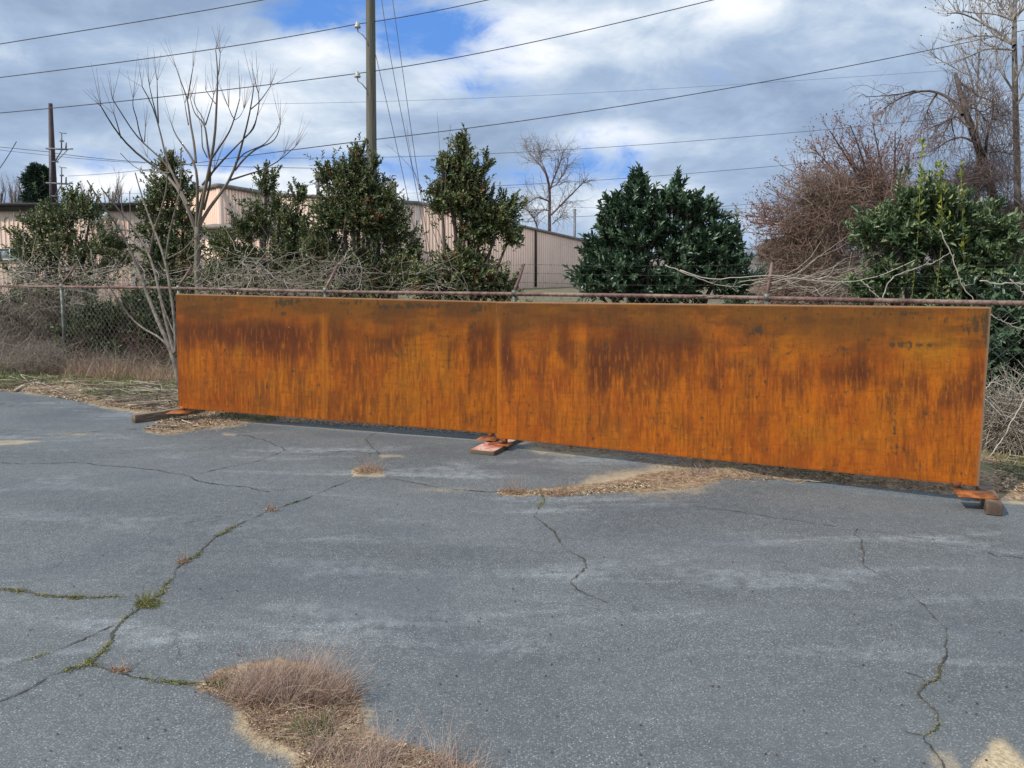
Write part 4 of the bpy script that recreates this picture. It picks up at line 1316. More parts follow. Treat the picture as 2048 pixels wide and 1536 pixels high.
def foliage(name, label, cat, blobs, Y, n_sprig, nl, L, W, leafmat, twigmat, barkmat, rng_, base_uv=None, base_r=.05, k=9, dy=.8, up=.5, nshoot=110, slen=.20, shrink=.93,
            spires=(), berries=0, light=0.0, group=None, f=.30, sprig_len=.12, fold=.25, ang=.9, stems=True, loose=.35):
    C, Rr = blobs_world(blobs, Y, dy)
    Rr = Rr * shrink
    ctr = C.mean(0)
    base = np.array([ctr[0], Y, 0.0]) if base_uv is None else np.array([P(base_uv, 500, Y)[0], Y, 0.0])
    root = empty(name, base, label, cat, group)
    sc_, sr_ = sub_blobs(C, Rr, k, rng_, f, .95)
    wgt = (sr_[:, 0] * sr_[:, 2]); wgt /= wgt.sum()
    pick = rng_.choice(len(sc_), n_sprig, p=wgt)
    d = nrm(rng_.normal(size=(n_sprig, 3)))
    rad = rng_.uniform(.25, 1, n_sprig)[:, None] ** .5
    pos = sc_[pick] + d * sr_[pick] * rad
    pos += rng_.normal(0, 1, pos.shape) * loose * .24 * rng_.random((n_sprig, 1)) ** 2 * 1.6
    outw = nrm(pos - ctr)
    axis = nrm(outw * .35 + d * .5 + np.array([0, 0, up]) + rng_.normal(0, .35, pos.shape))
    for (u0, v0_, u1, v1_, ns) in spires:
        p0 = P(u0, v0_, Y); p1 = P(u1, v1_, Y)
        p1 = p1 - nrm(p1 - p0) * min(sprig_len * .4 + L * .3, .5 * np.linalg.norm(p1 - p0))
        tt = rng_.uniform(0, 1, (ns, 1))
        pos = np.concatenate([pos, p0 * (1 - tt) + p1 * tt + rng_.normal(0, .02, (ns, 3)) * (1.3 - tt)])
        axis = np.concatenate([axis, nrm(nrm(p1 - p0) + rng_.normal(0, .22, (ns, 3)))])
    if nshoot:
        wb = Rr[:, 0] * Rr[:, 2]; bi = rng_.choice(len(C), nshoot, p=wb / wb.sum())
        dd_ = nrm(rng_.normal(size=(nshoot, 3)) * [1, .8, 1] + [0, -.1, .45])
        q0 = C[bi] + dd_ * Rr[bi] * .85
        ax_ = nrm(dd_ * .6 + [0, 0, .7] + rng_.normal(0, .2, (nshoot, 3)))
        ll = slen * rng_.uniform(.4, 1.6, nshoot)
        m_ = 5
        tt = rng_.uniform(0, 1, (nshoot, m_, 1))
        pos = np.concatenate([pos, (q0[:, None] + ax_[:, None] * tt * ll[:, None, None]).reshape(-1, 3)])
        axis = np.concatenate([axis, nrm(np.repeat(ax_, m_, 0) + rng_.normal(0, .2, (nshoot * m_, 3)))])
    ns_ = len(pos)
    sl = sprig_len * rng_.uniform(.6, 1.3, ns_)
    # leaves around each sprig axis
    ref = nrm(rng_.normal(size=(ns_, 3))); e1 = nrm(np.cross(axis, ref)); e2 = np.cross(axis, e1)
    lb = []; ld = []; ln_ = []; lr = []
    rb_ = rng_.uniform(0, 1, ns_)
    for j in range(nl):
        a = j * 2.4 + rng_.uniform(0, 1, ns_)
        radl = e1 * np.cos(a)[:, None] + e2 * np.sin(a)[:, None]
        th = ang * (1 - .55 * j / nl) * rng_.uniform(.7, 1.2, ns_)
        dd = axis * np.cos(th)[:, None] + radl * np.sin(th)[:, None]
        nn = axis * np.sin(th)[:, None] - radl * np.cos(th)[:, None]
        lb.append(pos + axis * (sl * (j / nl))[:, None]); ld.append(dd); ln_.append(nn + np.array([0, 0, .3]))
        lr.append(np.clip(rb_ * .6 + rng_.uniform(0, .4, ns_) + light, 0, 1))
    lb = np.concatenate(lb); ld = np.concatenate(ld); ln_ = np.concatenate(ln_); lr = np.concatenate(lr)
    mb = MB(); sz = rng_.uniform(.7, 1.2, len(lb))
    mb.leaves(lb, ld, ln_, L * sz, W * sz, lr, fold)
    mb.build('foliage', leafmat, root)
    if stems:
        mb = MB()
        # stems from the base to the blobs, twigs under the sprigs
        st = []
        for c in C[rng_.permutation(len(C))[:14]]:
            mid = base * .5 + c * .5 + rng_.normal(0, .08, 3)
            st.append(smooth_poly([base + rng_.normal(0, .06, 3) * [1, 1, 0], mid, c], 10))
        st = np.stack(st)
        mb.tubes(st, np.linspace(base_r, base_r * .3, 10)[None], 6)
        sel = rng_.random(ns_) < .35
        q = np.stack([pos[sel] - axis[sel] * .12, pos[sel], pos[sel] + axis[sel] * sl[sel][:, None]], 1)
        mb.tubes(q, np.array([.004, .003, .002])[None] * (L / .06), 3)
        mb.build('stems', barkmat, root)
    if berries:
        ci = rng_.choice(ns_, max(berries // 14, 1))
        bp_ = np.repeat(pos[ci], 14, 0) + rng_.normal(0, .045, (len(ci) * 14, 3)) + nrm(np.array([0, -1, .2])) * .05
        mb = MB(); rr_ = rng_.uniform(0, 1, len(bp_))
        for sgn in (1,):
            o_ = np.array([[1, 0, 0], [-1, 0, 0], [0, 1, 0], [0, -1, 0], [0, 0, 1], [0, 0, -1]]) * .011
            V_ = (bp_[:, None] + o_[None]).reshape(-1, 3)
            F_ = np.array([[0, 2, 4], [2, 1, 4], [1, 3, 4], [3, 0, 4], [2, 0, 5], [1, 2, 5], [3, 1, 5], [0, 3, 5]])
            mb.add(V_, (np.arange(len(bp_))[:, None, None] * 6 + F_[None]).reshape(-1, 3), np.repeat(rr_, 6))
        mb.build('berries', M['berry'], root)
    return root


def twigcloud(blobs, Y, n, length, rad, rng_, npt=6, wob=.35, up=.2, dy=.7, flat=0.0, k=6, f=.6, sprd=.75, dirx=None):
    C, Rr = blobs_world(blobs, Y, dy)
    sc_, sr_ = sub_blobs(C, Rr, k, rng_, f, sprd)
    wgt = (sr_[:, 0] * sr_[:, 2]); wgt /= wgt.sum()
    pick = rng_.choice(len(sc_), n, p=wgt)
    pos = sc_[pick] + nrm(rng_.normal(size=(n, 3))) * sr_[pick] * rng_.uniform(0, 1, (n, 1)) ** .4
    d = rng_.normal(size=(n, 3)) * np.array([1, .6, 1 - flat]) + np.array([0, 0, up])
    if dirx is not None: d = d * .6 + np.array(dirx)
    d = nrm(d)
    ln = length * rng_.uniform(.4, 1.6, n); stp = (ln / (npt - 1))[:, None]
    cur = pos - d * (ln * .5)[:, None]; pts = [cur]
    for _ in range(npt - 1):
        d = nrm(d + rng_.normal(0, wob, (n, 3)))
        cur = cur + d * stp; pts.append(cur)
    pts = np.stack(pts, 1)
    pts[..., 2] = np.maximum(pts[..., 2], .02)
    rr = rad * rng_.uniform(.5, 1.3, n)[:, None] * np.linspace(1, .45, npt)[None]
    return pts, rr


# ---- bare tree with candelabra crown, behind the fence
def z1(pts, Y, amp=.9):
    """coordinates read off an enlargement of the tree"""
    q = []
    for (x, y) in pts:
        u = 180 + x / 3.071; v = 100 + y / 3.071
        yo = amp * math.sin(u * .021 + v * .006) * min(1, max(0, (470 - v) / 200))
        q.append(P(u, v, Y + yo))
    return np.array(q)


def zc(pts, Y, ox, oy, s, f=None):
    q = []
    for (x, y) in pts:
        u = ox + x / s; v = oy + y / s
        yo = f(u, v) if f else 0
        q.append(P(u, v, Y + yo))
    return np.array(q)


YT = 12.6
TL = [
    ([(690, 2080), (675, 1700), (665, 1490), (658, 1300), (660, 1085)], .068, .052),
    ([(652, 1110), (625, 1060), (600, 950), (560, 860), (480, 780), (380, 700), (280, 640), (190, 540), (120, 440), (70, 350)], .034, .010),
    ([(190, 540), (180, 500), (160, 430), (148, 395)], .012, .007),
    ([(600, 950), (550, 850), (500, 740), (470, 690), (455, 600), (430, 500), (410, 420), (385, 330), (345, 260), (320, 225)], .026, .009),
    ([(420, 450), (415, 330), (412, 190)], .014, .007), ([(410, 420), (400, 370), (380, 290), (365, 220)], .013, .007),
    ([(560, 860), (500, 740), (430, 660), (330, 575), (280, 535), (240, 460), (180, 370), (138, 300)], .020, .008),
    ([(330, 575), (300, 500), (290, 430), (260, 340), (265, 295)], .013, .007), ([(335, 565), (340, 480)], .010, .006),
    ([(440, 760), (400, 700), (355, 660)], .010, .006),
    ([(655, 1090), (660, 1000), (660, 870), (665, 740), (640, 680), (560, 570), (510, 500), (503, 460)], .030, .009),
    ([(650, 690), (640, 560), (620, 480), (600, 300), (560, 200), (530, 110)], .022, .008), ([(600, 300), (610, 240), (632, 110)], .014, .007),
    ([(605, 460), (590, 380), (583, 330)], .011, .007),
    ([(665, 1090), (680, 980), (720, 800), (740, 680), (765, 600), (772, 480), (778, 300), (790, 150), (772, 0)], .036, .008),
    ([(790, 150), (800, 20)], .009, .006), ([(745, 670), (800, 590), (860, 500), (890, 410), (920, 300)], .018, .008),
    ([(735, 670), (720, 580), (710, 460), (640, 390), (617, 300)], .018, .007), ([(710, 460), (740, 360), (760, 280)], .011, .007),
    ([(710, 460), (690, 410), (650, 350), (640, 320)], .010, .007), ([(720, 660), (690, 600), (685, 480)], .012, .008), ([(770, 330), (740, 290), (710, 245)], .009, .006),
    ([(670, 1085), (720, 980), (780, 910), (840, 840), (890, 740), (900, 690), (930, 600), (960, 480), (990, 360), (1005, 235)], .034, .009),
    ([(950, 540), (1010, 480), (1040, 340), (1035, 270)], .014, .007), ([(890, 740), (950, 660), (1030, 600), (1120, 570), (1160, 520), (1170, 450)], .018, .008),
    ([(690, 830), (760, 740), (850, 640), (950, 540), (1010, 480), (1025, 410)], .020, .008), ([(860, 800), (950, 770), (1050, 740), (1150, 690), (1260, 595)], .018, .007),
    ([(900, 690), (930, 640), (1075, 580), (1145, 490)], .013, .007), ([(985, 365), (1030, 330), (1070, 280), (1107, 225)], .011, .007),
    ([(665, 870), (620, 800), (580, 740), (540, 700)], .012, .006), ([(890, 430), (870, 400), (853, 355)], .008, .006), ([(890, 430), (920, 410), (945, 365)], .006, .004),
    ([(700, 980), (740, 820), (735, 700)], .022, .018), ([(1150, 690), (1190, 640)], .007, .005), ([(660, 1000), (690, 870), (760, 740)], .018, .012)]
limbs = [(z1(p_, YT), a * .9, b_ * .8) for (p_, a, b_) in TL]
limbs[0][0][0][2] = 0
rT = np.random.default_rng(3)
root, _ = tree_from('bare_tree', 'leafless grey tree with upswept candelabra branches rising behind the left steel panel', 'tree', limbs, M['bark_grey'], M['twig_dark'], [], rT, limbmat=M['bark_limb'])
# fans of fine shoots at the ends of the limbs
tw = MB()
for (q, a, b_) in limbs[1:]:
    e = q[-1]; d = nrm(q[-1] - q[-2])
    m = rT.integers(3, 7)
    dd = nrm(d[None] * .8 + rT.normal(0, .28, (m, 3)) + np.array([0, 0, .5]))
    ln = rT.uniform(.2, .62, m)[:, None, None]
    tt = np.linspace(0, 1, 5)[None, :, None]
    pts = e[None, None] + dd[:, None] * tt * ln + np.array([0, 0, .10]) * tt ** 2 * ln
    tw.tubes(pts, np.linspace(.0042, .0016, 5)[None], 3, rnd=rT.uniform(0, 1, m))
tw.build('twigs', M['twig_dark'], root)


# ---- leaning multi-stem sapling just left of the panel, by the fence
YM = 9.75


def z4(pts, Y=YM):
    return zc(pts, Y, 0, 400, 3.303, lambda u, v: .25 * math.sin(u * .03) + (.0 if v > 560 else .1))


ST = [
    ([(1190, 1200), (1160, 1060), (1130, 960), (1060, 850), (1000, 700), (940, 540), (880, 370), (850, 270), (790, 180), (700, 60), (640, 0), (600, -80), (575, -130)], .040, .010),
    ([(1150, 1010), (1115, 870), (1085, 760), (1060, 650), (1020, 450), (990, 350), (930, 250), (870, 150), (760, 50), (700, -30), (668, -80)], .030, .009),
    ([(1160, 1000), (1165, 900), (1150, 750), (1120, 560), (1095, 400), (1050, 270), (1000, 150), (960, 50), (925, -60), (893, -180)], .028, .009),
    ([(990, 350), (1010, 220), (1060, 80), (1100, -60), (1110, -200), (1095, -350)], .016, .008),
    ([(1097, 390), (1110, 250), (1170, 20), (1200, -120), (1195, -340)], .016, .008),
    ([(1115, 970), (1050, 900), (960, 860), (880, 800), (800, 700), (740, 600), (690, 520)], .019, .010),
    ([(875, 795), (870, 740), (850, 680)], .008, .005), ([(1110, 385), (1200, 340), (1310, 230)], .012, .008),
    ([(850, 265), (780, 240), (650, 200), (560, 150)], .009, .005), ([(1060, 650), (1100, 760), (1165, 920)], .012, .01),
    ([(850, 240), (862, 100), (855, -60)], .008, .006), ([(830, 230), (805, 60), (800, -90)], .008, .006), ([(990, 350), (930, 320), (860, 255)], .009, .007),
    ([(1120, -180), (1000, -190), (910, -200), (850, -250), (795, -310)], .009, .006)]
limbs = [(z4(p_), a * .76, b_ * .8) for (p_, a, b_) in ST]
limbs[0][0][0][2] = 0
tree_from('multi_stem_sapling', 'leafless multi stem sapling leaning out at the left end of the steel panels', 'tree', limbs, M['bark_grey'], M['twig_grey'],
          [dict(per=3, length=.18, angle=.7, up=.5, rad0=.003, n=4)], np.random.default_rng(5))

# ---- hollies behind the fence
HG = 'holly trees behind the fence'
foliage('holly_tree', 'sparse dark holly against the low building at the far left', 'tree',
        [(80, 450, 36, 34), (75, 500, 48, 22), (125, 440, 30, 30), (150, 402, 18, 16), (180, 430, 26, 30), (200, 490, 46, 26), (140, 505, 50, 22), (60, 545, 50, 20),
         (230, 520, 32, 26), (100, 480, 40, 22), (40, 492, 20, 12), (170, 550, 60, 22), (120, 600, 90, 30)], 14.0, 1700, 7, .062, .030, M['holly'], M['stem_brown'], M['bark_dark'],
        np.random.default_rng(21), 120, .05, k=12, light=.02, group=HG, spires=[(150, 410, 142, 384, 30)], sprig_len=.16, loose=.6)
foliage('holly_tree', 'narrow dark holly directly left of the candelabra tree', 'tree',
        [(345, 345, 14, 22), (332, 380, 26, 26), (362, 400, 28, 26), (315, 405, 24, 22), (300, 455, 26, 30), (350, 450, 30, 26), (320, 500, 36, 30), (372, 500, 26, 26), (330, 545, 40, 26), (350, 590, 60, 30)],
        14.4, 1500, 7, .062, .030, M['holly'], M['stem_brown'], M['bark_dark'], np.random.default_rng(22), 340, .05, k=12, group=HG, berries=160, spires=[(345, 345, 343, 310, 40)], sprig_len=.15, loose=.5)
foliage('holly_tree', 'bushy holly with a thin top between the candelabra tree and the utility pole', 'tree',
        [(532, 378, 14, 26), (520, 430, 26, 30), (500, 470, 30, 26), (560, 440, 28, 28), (598, 400, 14, 18), (590, 470, 38, 36), (480, 520, 46, 34), (560, 520, 50, 38),
         (440, 490, 30, 14), (600, 560, 70, 30), (500, 570, 70, 30), (430, 560, 40, 22)], 13.6, 2400, 7, .062, .030, M['holly'], M['stem_brown'], M['bark_dark'],
        np.random.default_rng(23), 540, .06, k=12, group=HG, berries=250, spires=[(530, 390, 530, 352, 40), (600, 400, 602, 375, 12)], sprig_len=.15, loose=.45)
foliage('holly_tree', 'largest holly, wrapped round the foot of the utility pole with red berries', 'tree',
        [(716, 325, 16, 24), (690, 348, 24, 20), (652, 352, 16, 18), (735, 365, 32, 28), (700, 395, 50, 34), (765, 400, 30, 28), (660, 440, 40, 36), (730, 455, 58, 40),
         (790, 465, 34, 38), (640, 500, 40, 34), (700, 530, 76, 36), (790, 540, 56, 34), (822, 505, 18, 28), (720, 575, 110, 26)], 13.2, 4700, 7, .060, .028, M['holly'], M['stem_brown'], M['bark_dark'],
        np.random.default_rng(24), 715, .07, k=13, group=HG, berries=520, spires=[(716, 325, 714, 298, 60), (655, 360, 655, 330, 26), (640, 372, 672, 345, 20), (745, 340, 752, 320, 26)], sprig_len=.15, loose=.4)
foliage('holly_tree', 'upright holly with rusty leaves and red berries right of the utility pole', 'tree',
        [(922, 300, 12, 18), (905, 335, 28, 20), (930, 360, 34, 28), (900, 392, 34, 22), (940, 415, 52, 30), (1000, 435, 38, 30), (960, 460, 46, 28), (885, 420, 22, 16), (1018, 478, 20, 14),
         (915, 520, 34, 28), (950, 545, 50, 34), (1000, 585, 40, 16), (860, 560, 56, 26), (900, 590, 80, 20)], 12.8, 4700, 7, .062, .030, M['holly'], M['stem_brown'], M['bark_dark'],
        np.random.default_rng(25), 930, .06, k=12, group=HG, berries=620, spires=[(920, 305, 924, 272, 40), (970, 350, 972, 300, 16), (970, 340, 985, 322, 12), (1010, 430, 1030, 400, 14)], sprig_len=.15, loose=.35)
foliage('evergreen_shrub', 'dark green undergrowth shrub behind the fence at the left edge', 'shrub',
        [(30, 615, 50, 30), (60, 660, 50, 26), (130, 620, 50, 40), (110, 690, 60, 24), (0, 690, 50, 24)], 14.8, 2400, 6, .055, .026, M['holly_dark'], M['stem_brown'], M['bark_dark'],
        np.random.default_rng(26), 70, .04, k=10, group='dark shrubs behind the fence')
foliage('evergreen_shrub', 'dark green shrub behind the fence below the leaning sapling', 'shrub',
        [(220, 640, 56, 50), (290, 640, 60, 50), (250, 710, 86, 34), (150, 715, 50, 24), (330, 620, 44, 44), (170, 680, 50, 34), (340, 690, 40, 40)], 12.4, 4200, 6, .055, .026, M['holly_dark'], M['stem_brown'], M['bark_dark'],
        np.random.default_rng(27), 280, .04, k=11, group='dark shrubs behind the fence')

# ---- laurels
foliage('laurel_bush', 'big dark laurel with two pointed shoots above the middle of the near panel', 'shrub',
        [(1275, 400, 20, 28), (1355, 412, 34, 26), (1240, 430, 28, 24), (1300, 440, 44, 34), (1392, 440, 32, 26), (1220, 480, 36, 34), (1290, 500, 56, 44), (1370, 500, 56, 44),
         (1430, 478, 26, 20), (1185, 565, 30, 34), (1250, 560, 66, 44), (1340, 570, 76, 38), (1430, 550, 50, 48), (1468, 578, 26, 30), (1462, 500, 14, 18), (1200, 520, 24, 24),
         (1330, 660, 130, 50)], 9.7, 3300, 9, .088, .034, M['laurel'], M['stem_brown'], M['bark_dark'], np.random.default_rng(31), 1320, .05, k=11, up=.75, dy=.9,
        spires=[(1277, 400, 1277, 344, 30), (1277, 400, 1276, 350, 10), (1356, 420, 1357, 360, 26), (1350, 400, 1349, 368, 6), (1390, 470, 1412, 425, 8), (1215, 470, 1203, 442, 6), (1465, 520, 1470, 468, 10),
                (1440, 480, 1452, 460, 6)], sprig_len=.15, ang=.8, loose=.25, shrink=.86, nshoot=90, slen=.16, f=.29)
foliage('laurel_bush', 'lighter green laurel spreading over the fence at the right', 'shrub',
        [(1850, 420, 44, 28), (1790, 450, 44, 28), (1740, 470, 26, 18), (1900, 440, 50, 30), (1955, 455, 44, 28), (1998, 480, 26, 24), (1840, 490, 66, 38), (1925, 500, 66, 38), (1985, 530, 40, 34),
         (1790, 550, 46, 38), (1880, 560, 76, 38), (1970, 580, 56, 34), (1735, 585, 24, 14), (1900, 660, 110, 50)], 8.2, 3600, 9, .072, .026, M['laurel_light'], M['twig_brown'], M['bark_dark'],
        np.random.default_rng(32), 1870, .05, k=12, up=.55, dy=.8, spires=[(1880, 420, 1870, 385, 14), (1920, 420, 1905, 380, 10)], sprig_len=.14, ang=.85, loose=.25, shrink=.86, nshoot=80, slen=.13, f=.29)
foliage('laurel_bush', 'dark laurel foliage pressed against the fence mesh at the right edge', 'shrub',
        [(2010, 655, 56, 40), (2035, 730, 50, 50), (2000, 790, 40, 40), (2090, 700, 60, 80), (2060, 620, 50, 30), (2050, 820, 50, 40), (1960, 700, 40, 60)], 7.45, 1500, 8, .082, .032, M['laurel'], M['twig_brown'], M['bark_dark'],
        np.random.default_rng(33), 2030, .04, k=9, up=.2, sprig_len=.14, f=.5)
# yellow-green upright shoots
for i, (u0, v0_, u1, v1_, lab) in enumerate([(1838, 460, 1845, 282, 'tallest yellow green shoot of the right laurel, on its left side'), (1886, 470, 1880, 326, 'middle bushy yellow green shoot above the right laurel'),
                                       (1930, 530, 1921, 322, 'slender yellow shoot right of the other two above the laurel')]):
    r_ = np.random.default_rng(60 + i)
    p0 = P(u0, v0_, 7.98); p1 = P(u1, v1_, 7.98)
    base = np.array([p0[0], 8.2, 0.0])
    root = empty('leafy_shoot', base, lab, 'shoot', 'yellow green shoots above the laurel')
    st = smooth_poly([base, p0, (p0 + p1) / 2 + r_.normal(0, .015, 3), p1], 14)
    m_ = MB(); m_.tubes(st, np.linspace(.007, .003, 14), 5, rnd=.6); m_.build('stem', M['shoot'], root)
    ns = (50, 84, 54)[i]
    tt = r_.uniform(.0, 1, ns) ** .8; pos = p0 + (p1 - p0) * tt[:, None]
    if i == 1: pos += r_.normal(0, .028, pos.shape) * [1, 1, .2]
    d = nrm(r_.normal(size=(ns, 3)) * [1, 1, .2] + [0, 0, 1.1])
    m_ = MB(); m_.leaves(pos, d, r_.normal(size=(ns, 3)), .075 * (1.1 - .4 * tt), .026, r_.uniform(0, 1, ns)); m_.build('foliage', M['shoot'], root)

# ---- feathery bare tree beyond the warehouse corner
YF = 84.0
F1 = [([(1785, 2100), (1785, 1900), (1780, 1500), (1780, 1350), (1785, 1250), (1775, 1180), (1740, 1100)], .10, .05),
      ([(1785, 1250), (1800, 1200), (1850, 1080), (1870, 1000)], .045, .02), ([(1775, 1180), (1720, 1090), (1660, 1030), (1620, 960)], .04, .015), ([(1790, 1420), (1850, 1360), (1920, 1290), (1990, 1220), (2030, 1180)], .05, .02),
      ([(1780, 1330), (1700, 1300), (1640, 1340), (1600, 1360)], .04, .015), ([(1740, 1100), (1720, 1040), (1740, 980)], .03, .012), ([(1790, 1240), (1830, 1220), (1900, 1100), (1900, 1040)], .03, .012),
      ([(1785, 1400), (1740, 1380), (1680, 1440)], .03, .012), ([(1710, 1540), (1680, 1440), (1640, 1400), (1610, 1320)], .035, .012), ([(1800, 1480), (1840, 1440), (1900, 1420)], .025, .01)]
limbs = [(zc(p_, YF, 560, 0, 3.303, lambda u, v: 2.5 * math.sin(u * .05 + v * .02) * (v < 440)), a * 2.4, b_ * 2.2) for (p_, a, b_) in F1]
limbs[0][0][0][2] = 0
tree_from('bare_tree', 'feathery leafless tree standing beyond the right part of the warehouse roof', 'tree', limbs, M['bark_purple'], M['twig_far'],
          [dict(per=20, length=3.0, angle=.8, up=.25, rad0=.036, n=7, wob=.2, tmin=.1, both=True), dict(per=6, length=1.7, angle=.8, up=.0, droop=.05, rad0=.022, n=6, wob=.28)],
          np.random.default_rng(41), sides=5)

# ---- tall trees on the right
YR = 15.0
fR = lambda u, v: .8 * math.sin(u * .02 + v * .013)


def zR(pts, Y=YR):
    return zc(pts, Y, 1428, 0, 3.303, fR)


F2 = [([(2010, 1900), (2010, 1500), (2005, 1130), (1995, 900), (1990, 600), (1985, 300), (1975, 130), (1990, 0), (1995, -200)], .085, .03),
      ([(1985, 300), (1900, 220), (1800, 170), (1700, 110), (1620, 80), (1540, 90)], .03, .008), ([(1975, 135), (1850, 90), (1720, 90), (1640, 70)], .02, .007), ([(1985, 300), (1850, 235), (1700, 240), (1560, 280)], .022, .007),
      ([(1988, 330), (1800, 320), (1650, 390), (1560, 430)], .02, .007), ([(1978, 130), (1900, 50), (1830, -80)], .02, .01), ([(1980, 120), (2048, 60), (2150, -60)], .02, .01), ([(1990, 540), (2040, 420), (2120, 300)], .02, .01),
      ([(1990, 620), (1900, 480), (1860, 420), (1870, 330), (1830, 290)], .022, .009), ([(1995, 700), (2060, 600), (2200, 500)], .022, .01), ([(1975, 180), (1960, 60), (1940, -60)], .014, .008),
      ([(2000, 1030), (1900, 1000), (1800, 1010)], .02, .01)]
limbs = [(zR(p_), a, b_) for (p_, a, b_) in F2]
limbs[0][0][0][2] = 0
root, ends = tree_from('bare_tree', 'tall pale trunked leafless tree with small seed balls at the right edge', 'tree', limbs, M['bark_pale'], M['twig_grey'],
                       [dict(per=15, length=.85, angle=.8, up=.35, rad0=.009, n=7, wob=.13, tmin=.10), dict(per=5, length=.36, angle=.6, up=.35, rad0=.005, n=5, wob=.15)], np.random.default_rng(42), sides=8)
sb = ends[1][:, -1][np.random.default_rng(1).random(len(ends[1])) < .22]
mb = MB(); o_ = np.array([[1, 0, 0], [-1, 0, 0], [0, 1, 0], [0, -1, 0], [0, 0, 1], [0, 0, -1]]) * .017
F_ = np.array([[0, 2, 4], [2, 1, 4], [1, 3, 4], [3, 0, 4], [2, 0, 5], [1, 2, 5], [3, 1, 5], [0, 3, 5]])
mb.add((sb[:, None] + o_[None]).reshape(-1, 3), (np.arange(len(sb))[:, None, None] * 6 + F_[None]).reshape(-1, 3))
mb.build('seed_balls', M['seed'], root)

F3 = [([(1900, 1900), (1880, 1500), (1850, 1300), (1790, 1080), (1740, 950), (1690, 850), (1650, 700), (1610, 550), (1595, 490)], .12, .035),
      ([(1640, 760), (1600, 680), (1540, 640), (1450, 590), (1330, 600), (1200, 660), (1120, 720)], .035, .010), ([(1480, 610), (1430, 680), (1400, 760), (1370, 820)], .018, .007), ([(1615, 540), (1700, 590), (1740, 640), (1850, 660), (1880, 750)], .025, .008),
      ([(1690, 850), (1600, 760), (1500, 820), (1420, 850)], .022, .008), ([(1790, 1080), (1800, 900), (1850, 750), (1840, 650)], .03, .01), ([(1600, 680), (1560, 800), (1480, 960)], .02, .008),
      ([(1740, 950), (1640, 900), (1540, 930), (1450, 1000)], .02, .008), ([(1330, 600), (1240, 620), (1100, 635), (1000, 640)], .012, .006), ([(1650, 700), (1740, 720), (1800, 800)], .02, .01)]
limbs = [(zR(p_, 14.0), a, b_) for (p_, a, b_) in F3]
limbs[0][0][0][2] = 0
tree_from('bare_tree', 'dark leaning broken trunk with an arching branch draped in vines', 'tree', limbs, M['bark_dark'], M['twig_dark'],
          [dict(per=18, length=.8, angle=.9, up=-.05, droop=.05, rad0=.008, n=7, wob=.26, tmin=.08), dict(per=6, length=.42, angle=.8, up=-.1, droop=.06, rad0=.0042, n=6, wob=.30)],
          np.random.default_rng(43), sides=7)
F4 = [([(1745, 1900), (1745, 1300), (1740, 1000), (1745, 850), (1730, 600), (1700, 500), (1660, 400), (1630, 300)], .05, .01),
      ([(1735, 620), (1750, 400), (1765, 180), (1768, 60)], .022, .008), ([(1700, 500), (1640, 480), (1560, 430), (1490, 400), (1430, 340)], .016, .006), ([(1740, 700), (1800, 560), (1830, 470)], .014, .006), ([(1745, 850), (1660, 740), (1560, 650)], .014, .006)]
limbs = [(zR(p_, 16.0), a, b_) for (p_, a, b_) in F4]
limbs[0][0][0][2] = 0
tree_from('bare_tree', 'slim grey leafless tree between the leaning trunk and the tall pale tree', 'tree', limbs, M['bark_grey'], M['twig_grey'],
          [dict(per=22, length=.8, angle=.8, up=.2, rad0=.008, n=6, wob=.18, tmin=.05), dict(per=5, length=.35, angle=.6, up=.3, rad0=.0045, n=5, wob=.15)], np.random.default_rng(44), sides=6)

# red budding tree
YQ = 13.0
hub = (1790, 530)
tg_ = [(1490, 430), (1505, 468), (1520, 415), (1560, 395), (1590, 345), (1630, 300), (1660, 262), (1700, 250), (1745, 245), (1790, 265), (1820, 300), (1545, 455), (1600, 430), (1650, 380), (1710, 330), (1760, 320), (1500, 445), (1530, 440), (1575, 370), (1615, 350), (1640, 320), (1680, 280), (1520, 480), (1580, 470), (1725, 290)]
rq = np.random.default_rng(45)
limbs = [(np.array([P(1800, 760, YQ), P(1795, 620, YQ), P(*hub, YQ), P(1775, 440, YQ)]), .11, .05)]
limbs[0][0][0][2] = 0
for (u, v) in tg_:
    yo = rq.uniform(-1.0, 1.0)
    m1 = (hub[0] * .62 + u * .38 + rq.normal(0, 8), hub[1] * .62 + v * .38 - 26 + rq.normal(0, 8))
    m2 = (hub[0] * .25 + u * .75, hub[1] * .25 + v * .75 - 16)
    limbs.append((np.array([P(hub[0], hub[1] - 20, YQ), P(*m1, YQ + yo * .4), P(*m2, YQ + yo * .8), P(u, v, YQ + yo)]), .035, .008))
root, ends = tree_from('budding_tree', 'reddish budding tree with a rounded crown at the right, left of the laurel', 'tree', limbs, M['bark_purple'], M['twig_brown'],
                       [dict(per=26, length=.62, angle=.7, up=.12, rad0=.008, n=6, wob=.2, tmin=.2), dict(per=7, length=.26, angle=.7, up=.2, rad0=.004, n=5, wob=.2)], rq, sides=6)
bp_ = ends[1][:, 2:, :].reshape(-1, 3)
bp_ = bp_[rq.random(len(bp_)) < .55]
mb = MB(); mb.leaves(bp_, rq.normal(size=bp_.shape) + [0, 0, .5], rq.normal(size=bp_.shape), .036, .018, rq.uniform(0, 1, len(bp_)))
mb.build('buds', M['redbud'], root)

# bare tangled thickets
def thicket(name, label, blobs, Y, n, length, rad, mat, seed, group='tangled bare thickets', **kw):
    r_ = np.random.default_rng(seed)
    q, rr = twigcloud(blobs, Y, n, length, rad, r_, **kw)
    m_ = MB(); m_.tubes(q, rr, 3, rnd=r_.uniform(0, 1, len(q)))
    o = m_.build(name, M[mat])
    return tag(o, label, 'thicket', group)


